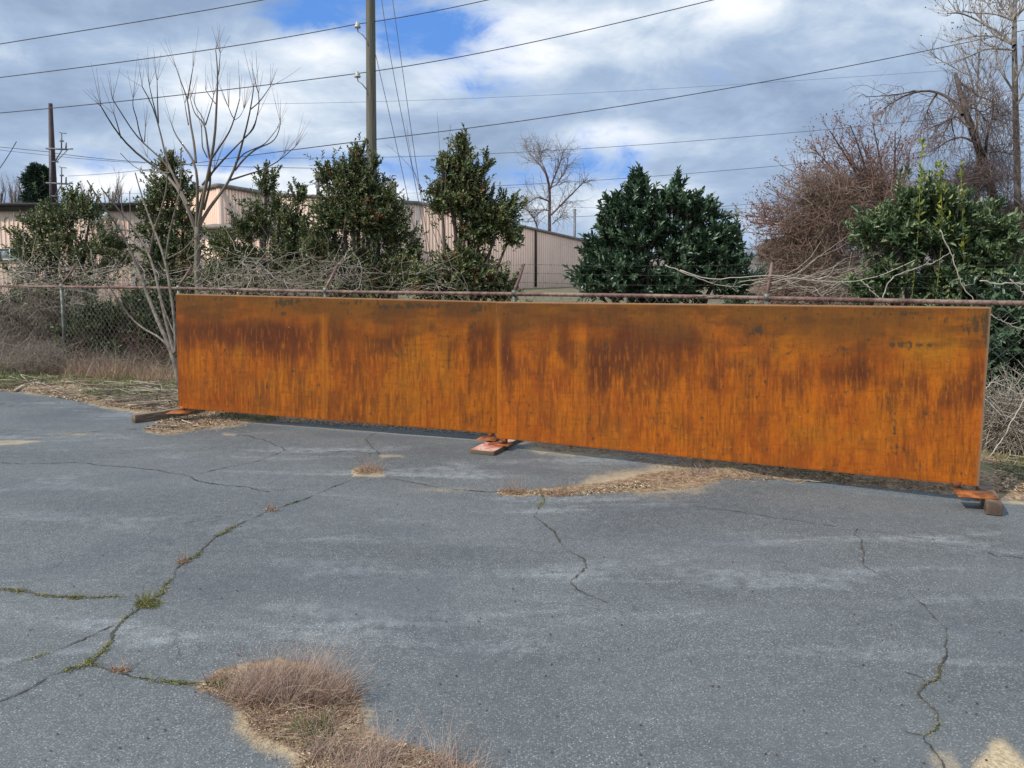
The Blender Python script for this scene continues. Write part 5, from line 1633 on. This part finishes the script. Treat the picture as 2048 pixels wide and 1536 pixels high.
thicket('thicket', 'reddish brown twig thicket behind the fence between the two laurels', [(1600, 520, 70, 40), (1560, 560, 60, 30), (1660, 480, 60, 60), (1700, 420, 70, 60), (1640, 560, 70, 40), (1720, 540, 60, 60), (1600, 590, 110, 30), (1640, 430, 50, 40), (1580, 450, 40, 24), (1620, 380, 40, 30),
         (1700, 370, 50, 40), (1750, 400, 60, 50), (1700, 660, 150, 60)], 12.5, 13000, .5, .0042, 'twig_brown', 71, wob=.4, up=.1)
thicket('thicket', 'grey brown vine thicket filling the right edge behind the laurel', [(1980, 440, 70, 50), (2040, 480, 60, 70), (1900, 410, 60, 40), (2050, 420, 50, 40), (1820, 420, 60, 40), (1990, 600, 100, 60), (2080, 600, 60, 100),
         (1950, 360, 80, 40)], 13.5, 8500, .55, .0042, 'twig_dark', 72, wob=.38, up=.1)
thicket('thicket', 'hanging curtain of vines beside the tall pale trunk', [(1990, 200, 20, 50), (2005, 260, 24, 60), (1960, 290, 24, 50), (2025, 320, 24, 60), (1985, 340, 40, 40), (1930, 200, 30, 40)], 14.0, 900, .5, .0036, 'twig_dark', 73, wob=.25, up=-.2, dirx=(0, 0, -1.0))
thicket('thicket', 'brown bramble thicket at the foot of the fence far left', [(80, 660, 60, 50), (110, 700, 70, 30), (40, 700, 60, 36), (150, 715, 60, 20), (20, 640, 40, 40), (100, 620, 50, 50), (-40, 690, 60, 50)], 13.7, 4600, .45, .0040, 'twig_grey', 74, dy=.4, wob=.25, up=.5)
thicket('thicket', 'dry stems tangled at the fence foot beside the leaning sapling', [(210, 720, 60, 22), (290, 715, 60, 30), (340, 720, 30, 30), (250, 680, 60, 40), (180, 690, 30, 40), (340, 660, 30, 60)], 12.3, 3600, .40, .0034, 'twig_brown', 75, wob=.25, up=.6)
thicket('thicket', 'dead brown weeds matted against the foot of the fence at the left', [(40, 715, 90, 28), (110, 722, 50, 24), (190, 730, 60, 24), (270, 738, 60, 24), (330, 748, 40, 22), (-40, 710, 60, 30)], 11.4, 2300, .36, .0024, 'twig_grey', 81, wob=.2, up=.9, dy=.9)
thicket('thicket', 'pale vines trailing over the fence rail at the left', [(60, 550, 60, 18), (150, 550, 60, 18), (230, 560, 60, 18), (20, 565, 40, 14), (310, 555, 60, 20), (200, 590, 150, 14)], 12.8, 260, .8, .0044, 'vine', 76, wob=.35, up=0, flat=.5)
thicket('thicket', 'pale vines sprawling over the rail before the big holly', [(480, 552, 60, 18), (560, 550, 60, 22), (650, 550, 60, 18), (740, 558, 60, 14), (430, 562, 50, 14), (840, 564, 60, 12), (560, 570, 120, 12)], 11.4, 330, .7, .0042, 'vine', 77, wob=.38, up=0, flat=.4)
thicket('thicket', 'pale branches lying along the barbed wire before the right laurel', [(1660, 560, 90, 14), (1760, 548, 50, 20), (1600, 565, 60, 8), (1720, 575, 60, 14)], 8.4, 90, .7, .0038, 'vine', 78, wob=.22, up=0, flat=.7, dirx=(.9, 0, .1))
thicket('thicket', 'dry vine heap against the fence foot at the right edge', [(2010, 850, 40, 50), (2040, 880, 50, 40), (1990, 790, 20, 50), (2080, 860, 50, 60), (2010, 900, 40, 20)], 6.5, 1500, .42, .0036, 'vine', 79, wob=.3, up=.3)


# single arching vines and canes that stand out
def cane(label, px, Y, r0, r1, mat='vine', name='bare_branch', group='bare branches trailing at the fence'):
    q = smooth_poly(np.array([P(u, v, Y) for (u, v) in px]), 24)
    rc = np.random.default_rng(abs(hash(label)) % 999 if False else len(label))
    q[1:-1] += rc.normal(0, .004, q[1:-1].shape)
    r0 *= .78; r1 *= .78
    m_ = MB(); m_.tubes(q, np.linspace(r0, r1, 24), 6, rnd=.5, cap=True)
    # side spurs
    c, r_ = sprout(q[None], np.linspace(r0, r1, 24)[None], 7, .10, .9, .2, r1, rc, n=4)
    m_.tubes(c, r_, 3, rnd=.5)
    o = m_.build(name, M[mat])
    return tag(o, label, 'branch', group)


cane('long pale branch running from the dark laurel right along the barbed wire', [(1360, 540), (1420, 560), (1470, 555), (1530, 552), (1560, 549), (1640, 565), (1720, 563), (1770, 548), (1830, 520)], 7.3, .008, .004)
cane('pale branch dipping below the barbed wire left of the right post', [(1330, 530), (1380, 550), (1440, 573), (1480, 575), (1510, 565), (1560, 556)], 7.35, .007, .004)
cane('pale forked branch crossing the right laurel to the top of the panel', [(1880, 460), (1898, 500), (1910, 525), (1922, 570), (1940, 590), (1955, 612)], 6.7, .006, .005)
cane('pale branch rising right from the rail across the laurel', [(1765, 600), (1777, 558), (1820, 540), (1870, 525), (1900, 505)], 7.0, .006, .003)
cane('white straight branch slanting down to the panel top', [(1722, 560), (1745, 585), (1779, 612)], 6.9, .006, .005)
cane('pale branch lying level at the right edge above the rail', [(1960, 562), (1995, 567), (2060, 568), (2120, 566)], 6.5, .008, .007)
cane('pale twig falling past the right end of the panel', [(1981, 628), (2000, 641), (2030, 655), (2080, 668)], 5.95, .004, .005)
cane('thick pale cane bent over at the foot of the fence on the right', [(1960, 935), (1990, 900), (2010, 870), (2030, 830), (2060, 780)], 6.05, .006, .005)
cane('arching vine loop beside the right end of the panel', [(1968, 780), (1985, 762), (2005, 770), (2050, 795), (2090, 810)], 6.2, .005, .004)
cane('thin pale branch curling down at the right edge above the rail', [(2020, 558), (2038, 575), (2050, 590), (2062, 630)], 6.4, .006, .005)
for i, (pp, lab) in enumerate([([(1000, 640), (960, 560), (905, 420), (870, 330), (845, 300), (771, 288)][::-1][0:0] + [(905, 560), (880, 470), (830, 345), (800, 310), (771, 288)], 'long bare whip reaching up left beside the guy wires'),
                               ([(893, 560), (885, 420), (880, 300), (874, 223)], 'tall straight bare whip right of the guy wires'),
                               ([(890, 540), (860, 440), (826, 340), (813, 250)], 'bare whip lying among the guy wires'),
                               ([(890, 400), (892, 320), (902, 248)], 'short bare whip standing over the upright holly')]):
    cane(lab, pp, 12.6, .010, .003, 'twig_dark', name='bare_whip', group='bare whips behind the fence')

# ---- far background
def ball_tree(name, label, u0, u1, vtop, vbot, Y, n, seed, mat='twig_far', group='distant bare trees'):
    r_ = np.random.default_rng(seed)
    cxu = (u0 + u1) / 2
    base = P(cxu, vbot, Y); b0_ = np.array([base[0], Y, 0.0])
    top = P(cxu, vtop, Y)
    hh = top[2]
    limbs = [(np.array([b0_, b0_ * [1, 1, 0] + [0, 0, hh * .4], [b0_[0] + r_.normal(0, .2), Y, hh * .85]]), .16, .05)]
    wM = (u1 - u0) / 2 * Y / FPX
    for i in range(n):
        a = r_.uniform(0, 2 * math.pi); zs = hh * r_.uniform(.25, .7)
        e = np.array([b0_[0] + math.cos(a) * wM * r_.uniform(.5, 1), Y + math.sin(a) * wM * .6, min(hh, zs + hh * r_.uniform(.2, .45))])
        s_ = np.array([b0_[0], Y, zs])
        limbs.append((np.array([s_, (s_ + e) / 2 + [0, 0, -.1 * hh * .3], e]), .07, .02))
    return tree_from(name, label, 'tree', limbs, M['bark_purple'], M[mat],
                     [dict(per=7, length=hh * .16, angle=.6, up=.5, rad0=.035, n=5, wob=.15), dict(per=4, length=hh * .08, angle=.6, up=.4, rad0=.022, n=4, wob=.15)], r_, sides=4, group=group)


for i, (a, b_, vt, lab) in enumerate([(-20, 16, 352, 'distant bare tree at the very left edge above the low roof'), (14, 46, 360, 'distant bare tree second from the left edge above the low roof'),
                                     (32, 66, 358, 'distant bare tree just left of the distant pine'), (84, 120, 372, 'distant bare tree behind the steel pole'),
                                     (198, 248, 350, 'distant bare tree showing between sapling stems above the low roof'), (150, 200, 374, 'low distant bare tree right of the steel pole')]):
    ball_tree('distant_tree', lab, a, b_, vt, 420, 85.0, 14, 90 + i)
r_ = np.random.default_rng(99)
foliage('pine_tree', 'distant dark pine left of the steel pole', 'tree', [(76, 352, 14, 10), (68, 362, 12, 7), (88, 362, 10, 8), (72, 374, 16, 8), (84, 384, 14, 10), (70, 392, 14, 8), (80, 402, 18, 8)], 80.0, 1800, 6, .5, .10, M['pine'], M['twig_dark'], M['bark_dark'], r_, 77, .25, k=8, sprig_len=.6)
foliage('pine_tree', 'distant pines on the low hill right of the dark laurel', 'tree', [(1560, 500, 22, 10), (1540, 508, 16, 7), (1590, 492, 22, 14)], 120.0, 900, 6, .8, .2, M['pine'], M['twig_dark'], M['bark_dark'], np.random.default_rng(98), 1560, .3, k=8, sprig_len=.9)
# low wooded hill
hx = np.linspace(-260, 320, 140); hy = np.linspace(170, 420, 40)
HX, HY = np.meshgrid(hx, hy, indexing='ij')
hzv = 7.5 * np.exp(-((HY - 300) / 90) ** 2) * (.75 + .5 * fbm(HX / 40, HY / 40, 61)) + fbm(HX / 7, HY / 7, 62) * 1.6 - 1.0
hi = np.arange(140 * 40).reshape(140, 40)
mb = MB().add(np.stack([HX, HY, hzv], -1).reshape(-1, 3), np.stack([hi[:-1, :-1], hi[1:, :-1], hi[1:, 1:], hi[:-1, 1:]], -1).reshape(-1, 4))
tag(mb.build('hills', M['hill'], smooth=True), kind='structure')
rh = np.random.default_rng(97)
hq = np.column_stack([rh.uniform(-200, 300, 2600), rh.uniform(190, 300, 2600)])
hz2 = 7.5 * np.exp(-((hq[:, 1] - 300) / 90) ** 2) * (.75 + .5 * fbm(hq[:, 0] / 40, hq[:, 1] / 40, 61)) - .5
tr = np.repeat(np.column_stack([hq, hz2]), 6, 0)
dd = nrm(rh.normal(size=tr.shape) * [1, 1, .4] + [0, 0, 1.0]); ln = rh.uniform(2, 4.5, (len(tr), 1, 1))
tt = np.linspace(0, 1, 4)[None, :, None]
mb = MB(); mb.tubes(tr[:, None] + dd[:, None] * tt * ln + rh.normal(0, .25, (len(tr), 4, 3)) * tt, np.linspace(.10, .03, 4)[None], 3, rnd=rh.uniform(0, 1, len(tr)))
tag(mb.build('far_woodland', M['twig_far']), label='far bare woodland on the low hill at the horizon', cat='woodland', kind='stuff')

# ------------------------------------------------------------------ small plants, litter and sticks
def blades(mb, pos, rng_, h, w, lean=(0, 0, 0), spread=.5, n=5, rnd=None, up=1.0):
    B = len(pos)
    d = nrm(rng_.normal(size=(B, 3)) * [spread, spread, .1] + [0, 0, up] + np.array(lean))
    ln = h * rng_.uniform(.45, 1.25, B)
    bend = rng_.normal(size=(B, 3)) * [.3, .3, 0] + np.array([0, 0, -.15])
    tt = np.linspace(0, 1, n)
    pts = pos[:, None] + d[:, None] * (ln[:, None] * tt[None])[..., None] + bend[:, None] * (ln[:, None] * tt[None] ** 2)[..., None] * .6
    side = nrm(np.cross(d, rng_.normal(size=(B, 3))))
    mb.ribbons(pts, w * (1 - .75 * tt)[None], side, rng_.uniform(0, 1, B) if rnd is None else rnd)


def in_poly(poly, n, rng_, z=True):
    poly = np.array(poly, float); out_ = []
    lo = poly.min(0); hi_ = poly.max(0); tot = 0
    while tot < n:
        q = rng_.uniform(lo, hi_, (n * 2, 2))
        s_ = poly_sd(q[:, 0], q[:, 1], poly) > 0
        out_.append(q[s_]); tot += s_.sum()
    q = np.concatenate(out_)[:n]
    g = G(q[:, 0], q[:, 1])
    g[:, 2] = ground_z(g[:, 0], g[:, 1])
    return g


rg = np.random.default_rng(55)
# the big dry tuft in the foreground
TP = [(395, 1378), (450, 1350), (560, 1340), (660, 1365), (712, 1405), (725, 1450), (640, 1500), (545, 1485), (505, 1460), (480, 1410)]
gpos = G(560, 1400)
root = empty('dry_grass_clump', gpos, 'large pinkish dry grass clump growing from the broken asphalt in the foreground', 'grass clump', 'dry grass clumps in the asphalt')
mb = MB()
cc = in_poly([(440, 1395), (480, 1376), (600, 1368), (700, 1388), (705, 1412), (600, 1424), (480, 1425)], 44, rg)
for c_ in cc:
    k_ = int(rg.integers(14, 62)); ln_ = (rg.normal(.38, .22), rg.normal(.12, .2), 0)
    q_ = c_ + rg.normal(0, .012, (k_, 3)) * [1, 1, 0]
    blades(mb, q_, rg, float(rg.uniform(.10, .25)), .0010, ln_, float(rg.uniform(.28, .7)), 6, rnd=np.clip(rg.uniform(0, 1) * .6 + rg.uniform(0, .4, k_), 0, 1))
mb.build('blades', M['grass_pink'], root)
mb = MB(); pos = in_poly([(430, 1395), (480, 1372), (600, 1368), (715, 1395), (705, 1420), (600, 1430), (480, 1425)], 600, rg)
blades(mb, pos, rg, .13, .0013, (.2, 0, 0), 1.1, 6); mb.build('blades', M['grass_dry'], root)
mb = MB()
pos = in_poly(TP, 3000, rg); blades(mb, pos, rg, .07, .0014, (0, 0, 0), 1.6, 4, up=.35)
pos = in_poly([(590, 1455), (640, 1440), (680, 1465), (650, 1495), (610, 1485)], 260, rg); blades(mb, pos, rg, .09, .0016, (-.3, 0, 0), 1.2, 4, up=.5)
mb.build('straw', M['grass_dry'], root)
mb = MB()
pos = in_poly([(590, 1460), (640, 1450), (675, 1470), (650, 1500), (610, 1480)], 220, rg); blades(mb, pos, rg, .08, .0018, (-.4, 0, 0), 1.2, 4, up=.5)
pos = in_poly([(400, 1378), (470, 1360), (500, 1380), (470, 1392)], 400, rg); blades(mb, pos, rg, .02, .002, (0, 0, 0), 1, 3)
mb.build('green_blades', M['grass_green'], root)
gpos = G(820, 1530)
root = empty('dry_grass_clump', gpos, 'loose dry grass clump at the bottom edge right of the large one', 'grass clump', 'dry grass clumps in the asphalt')
mb = MB()
cc = in_poly([(640, 1500), (740, 1480), (850, 1510), (950, 1545), (960, 1640), (640, 1640), (610, 1530)], 52, rg)
for c_ in cc:
    k_ = int(rg.integers(8, 40)); ln_ = (rg.normal(.2, .25), rg.normal(.1, .25), 0)
    q_ = c_ + rg.normal(0, .014, (k_, 3)) * [1, 1, 0]
    blades(mb, q_, rg, float(rg.uniform(.06, .18)), .0010, ln_, float(rg.uniform(.3, .8)), 6, rnd=np.clip(rg.uniform(0, 1) * .6 + rg.uniform(0, .4, k_), 0, 1))
mb.build('blades', M['grass_pink'], root)
mb = MB(); pos = in_poly([(600, 1500), (740, 1480), (850, 1510), (950, 1545), (960, 1640), (610, 1640)], 2600, rg); blades(mb, pos, rg, .07, .0014, (0, 0, 0), 1.6, 4, up=.35); mb.build('straw', M['grass_dry'], root)
for (cu, cv, ru, rv, n, h, lab, mt) in [
    (737, 944, 28, 6, 420, .10, 'small dry clump in a sandy patch in the middle of the lot', 'grass_dry'), (543, 1021, 14, 3, 160, .05, 'tiny dry clump along the long crack left of the sandy patch', 'grass_dry'),
    (1025, 987, 30, 4, 380, .10, 'wispy dry clump left of two in front of the panels', 'grass_dry'), (1115, 990, 34, 5, 420, .08, 'wispy dry clump where the zigzag crack starts', 'grass_dry'),
    (1405, 948, 30, 8, 360, .09, 'pinkish dry clump on the litter strip before the near panel', 'grass_pink'), (295, 1208, 26, 10, 420, .06, 'green yellow clump at the junction of cracks', 'moss'),
    (365, 1124, 12, 4, 160, .05, 'small clump on the crack above the green yellow one', 'grass_dry'), (150, 1196, 14, 3, 120, .03, 'small mossy clump on the level crack at the left', 'moss'),
    (240, 1342, 22, 5, 200, .035, 'brown clump on the crack left of the large clump', 'grass_dry'), (40, 1183, 20, 4, 120, .03, 'mossy clump on the level crack nearest the left edge', 'moss'),
    (1500, 958, 40, 8, 200, .05, 'low straw on the litter strip right of the pinkish clump', 'grass_dry')]:
    g0 = G(cu, cv); root_ = empty('grass_tuft', g0, lab, 'grass tuft', 'small tufts in the asphalt')
    a = rg.uniform(0, 2 * math.pi, n); rr_ = rg.uniform(0, 1, n) ** .6
    g = G(cu + np.cos(a) * rr_ * ru, cv + np.sin(a) * rr_ * rv); g[:, 2] = ground_z(g[:, 0], g[:, 1])
    m_ = MB(); blades(m_, g, rg, h * .45, .0016, (0, 0, 0), 1.3, 4, up=.5)
    k = n // 7; blades(m_, g[:k], rg, h * 1.6, .0012, (0, 0, 0), .5, 5)
    m_.build('blades', M[mt], root_)

# moss and grit growing along the cracks
mb = MB()
for ci, frac, hh in ((0, (.18, .9), .018), (1, (0, 1), .010), (2, (.5, .9), .008), (3, (0, 1), .014), (6, (.62, .95), .006), (4, (0, .2), .008)):
    p3 = crack_pts[ci]; n = len(p3)
    a, b_ = int(n * frac[0]), int(n * frac[1])
    m = int((b_ - a) * (6 if ci == 6 else 16))
    i = rg.integers(a, max(b_ - 1, a + 1), m)
    dens = vnoise(i * .09, i * 0.0, 70 + ci); keep = rg.random(m) < sstep(dens, .35, .7); i = i[keep]
    pos = p3[i] + rg.normal(0, .009, (len(i), 3)) * [1, 1, 0]
    blades(mb, pos, rg, hh, .0018, (0, 0, 0), 1.2, 3, up=.6)
tag(mb.build('crack_moss', M['moss']), 'moss and fine weeds growing along the cracks', 'moss', kind='stuff')

# verge: green weeds, litter, sticks
VP = [(-120, 735), (0, 735), (120, 742), (350, 772), (350, 800), (300, 812), (200, 802), (140, 788), (60, 780), (-120, 775)]
mb = MB(); pos = in_poly(VP, 26000, rg)
dens = fbm(pos[:, 0] * 1.6, pos[:, 1] * 1.6, 31); pos = pos[rg.random(len(pos)) < sstep(dens, .30, .55)]
blades(mb, pos, rg, .075, .0045, (0, 0, 0), .9, 3, up=.7)
pos = in_poly([(1990, 900), (2048, 905), (2120, 915), (2120, 975), (2030, 975), (2000, 950)], 1500, rg); blades(mb, pos, rg, .05, .003, (0, 0, 0), .9, 3, up=.7)
pos = in_poly([(1440, 930), (1700, 945), (1700, 968), (1600, 962), (1560, 955)], 500, rg); blades(mb, pos, rg, .04, .0025, (0, 0, 0), .9, 3, up=.7)
pos = in_poly([(430, 826), (560, 838), (540, 846), (450, 838)], 900, rg); blades(mb, pos, rg, .05, .0025, (0, 0, 0), .9, 3, up=.7)
tag(mb.build('grass', M['grass_green']), 'patchy low green weeds on the verge along the fence', 'grass', kind='stuff')

mb = MB()
for poly, n, s_ in ((VP, 5000, .03), ([(-100, 770), (60, 778), (200, 800), (350, 812), (480, 828), (480, 845), (330, 864), (290, 860), (340, 830), (200, 812), (60, 786), (-100, 782)], 5200, .03),
                    ([(1050, 884), (1250, 900), (1400, 925), (1900, 955), (2048, 985), (2048, 1000), (1900, 986), (1600, 964), (1440, 962), (1330, 975), (1290, 975), (1340, 930), (1200, 905)], 2200, .013),
                    (TP, 2600, .013), ([(1960, 1490), (1985, 1465), (2020, 1475), (2060, 1530), (2080, 1600), (1910, 1600)], 260, .006), ([(460, 1390), (600, 1500), (640, 1600), (560, 1540), (480, 1480)], 500, .006), ([(1140, 950), (1330, 905), (1480, 940), (1440, 985), (1150, 998)], 900, .008), ([(690, 930), (780, 930), (780, 962), (695, 960)], 200, .008), ([(270, 855), (480, 825), (580, 838), (460, 862), (320, 872)], 700, .014), ([(600, 1500), (740, 1480), (850, 1510), (950, 1545), (960, 1640), (610, 1640)], 1500, .016), ([(990, 984), (1150, 985), (1300, 965), (1300, 980), (1150, 993), (1005, 992)], 900, .02),
                    ([(1980, 940), (2120, 950), (2120, 1000), (2000, 992)], 900, .03), ([(360, 828), (900, 858), (1000, 872), (900, 868), (560, 846)], 1200, .02)):
    pos = in_poly(poly, n, rg); pos[:, 2] += .004
    d = rg.normal(size=pos.shape) * [1, 1, .25]; nn = rg.normal(size=pos.shape) * .6 + [0, 0, 1.0]
    mb.leaves(pos, d, nn, s_ * rg.uniform(.4, 1.3, n), s_ * .45, rg.uniform(0, 1, n))
tag(mb.build('leaf_litter', M['litter']), 'dead leaves and crumbs scattered on the verge and bare patches', 'litter', kind='stuff')

mb = MB()
def scatter_sticks(poly, n, ln, rad, dirv=(1, -.25), sp=.35, lift=.02):
    pos = in_poly(poly, n, rg)
    a = np.arctan2(dirv[1], dirv[0]) + rg.normal(0, sp, n)
    L_ = ln * rg.uniform(.3, 1.5, n)
    d = np.column_stack([np.cos(a), np.sin(a), rg.normal(0, .06, n)])
    tt = np.linspace(-.5, .5, 6)
    pts = pos[:, None] + d[:, None] * (L_[:, None] * tt[None])[..., None] + np.cumsum(rg.normal(0, .006, (n, 6, 3)), 1) * [1, 1, .3]
    pts[..., 2] = np.maximum(pts[..., 2] + rg.uniform(.003, lift, n)[:, None], .008)
    mb.tubes(pts, (rad * rg.uniform(.4, 1.5, n))[:, None] * np.linspace(1, .6, 6)[None], 5, rnd=rg.uniform(0, 1, n))
scatter_sticks([(40, 782), (150, 788), (230, 800), (352, 806), (352, 826), (270, 820), (180, 804), (100, 790)], 110, .40, .0042, sp=.8, lift=.06)
scatter_sticks([(180, 795), (352, 785), (352, 826), (240, 815)], 130, .4, .0040, sp=1.0, lift=.12)
scatter_sticks([(-60, 760), (120, 765), (350, 785), (350, 800), (100, 786), (-60, 778)], 90, .5, .006, sp=.8, lift=.04)
scatter_sticks([(270, 860), (400, 845), (400, 858), (300, 864)], 16, .3, .005, sp=.3)
scatter_sticks([(1450, 935), (1900, 960), (2048, 985), (2040, 998), (1900, 984), (1500, 960)], 90, .15, .0030, sp=.9)
scatter_sticks([(1980, 900), (2120, 900), (2120, 985), (1990, 975)], 50, .3, .004, sp=1.0)
tag(mb.build('fallen_sticks', M['stick']), 'fallen sticks and dead stems strewn along the edge of the asphalt', 'sticks', kind='stuff')


def log(label, px, z, r0, r1, name='fallen_branch'):
    g = np.array([G(u, v, z) for (u, v) in px]); q = smooth_poly(g, 14)
    rr_ = np.linspace(r0, r1, 14) * (1 + .25 * np.sin(np.arange(14) * 1.7))
    m_ = MB(); m_.tubes(q, rr_, 8, rnd=.38, cap=True)
    o = m_.build(name, M['stick'], smooth=True); return tag(o, label, 'branch', 'thick fallen branches')


log('stubby pale forked log on the verge edge at the far left', [(30, 781), (38, 777), (46, 773)], .03, .016, .026)
log('pale weathered branch lying in the weeds below the fence post', [(160, 782), (180, 779), (215, 777), (235, 776)], .05, .022, .012)
log('dark long branch lying across the sticks beside the steel panel', [(255, 811), (300, 808), (355, 799)], .06, .012, .016)
log('short bleached stick on the sticks pile beside the panel', [(292, 777), (306, 787)], .08, .014, .012)
log('curved pale piece of wood on the verge right of the panels', [(1998, 971), (2010, 973), (2022, 965)], .05, .010, .012)
log('dark twisted piece of bark among the weeds at the far left', [(70, 762), (80, 768), (95, 765)], .06, .03, .012)
# dry reeds standing at the fence foot
mb = MB(); pos = in_poly([(-100, 742), (350, 775), (350, 760), (200, 745), (-100, 728)], 1500, rg); blades(mb, pos, rg, .24, .0022, (0, 0, 0), .45, 5)
pos = in_poly([(1985, 910), (2100, 920), (2100, 900), (1985, 890)], 400, rg); blades(mb, pos, rg, .3, .002, (0, 0, 0), .6, 5)
pos = in_poly([(1050, 884), (1250, 900), (1400, 925), (1900, 955), (2048, 985), (1900, 986), (1600, 962), (1440, 960), (1330, 972), (1290, 978), (1150, 990), (1010, 990), (1180, 975), (1330, 940), (1200, 905)], 4200, rg)
blades(mb, pos, rg, .05, .0016, (0, 0, 0), 1.8, 4, up=.25)
pos = in_poly([(290, 862), (380, 838), (560, 842), (450, 854), (330, 868)], 900, rg); blades(mb, pos, rg, .07, .0018, (0, 0, 0), 1.8, 4, up=.25)
pos = in_poly([(-100, 752), (0, 752), (350, 785), (350, 765), (200, 748), (0, 735), (-100, 730)], 2600, rg)
cl_ = vnoise(pos[:, 0] * 3, pos[:, 1] * 3, 5); pos = pos[rg.random(len(pos)) < sstep(cl_, .25, .7)]
blades(mb, pos, rg, .34, .0022, (0, 0, 0), .5, 6)
tag(mb.build('dry_weeds', M['grass_dry']), 'standing dry weed stalks along the foot of the fence', 'weeds', kind='stuff')
# grit on the asphalt
mb = MB(); n = 260
q = G(rg.uniform(0, 2048, n), rg.uniform(1010, 1536, n)); q[:, 2] = ground_z(q[:, 0], q[:, 1]) + .001
o_ = np.array([[1, 0, 0], [0, 1, 0], [-1, 0, 0], [0, -1, 0], [0, 0, .9]])
sz = rg.uniform(.002, .006, n)[:, None, None]
mb.add((q[:, None] + o_[None] * sz).reshape(-1, 3), (np.arange(n)[:, None, None] * 5 + np.array([[0, 1, 4], [1, 2, 4], [2, 3, 4], [3, 0, 4]])[None]).reshape(-1, 3), np.repeat(rg.uniform(0, 1, n), 5))
tag(mb.build('grit', M['seed']), 'dark pebbles and crumbs of grit on the asphalt', 'grit', kind='stuff')
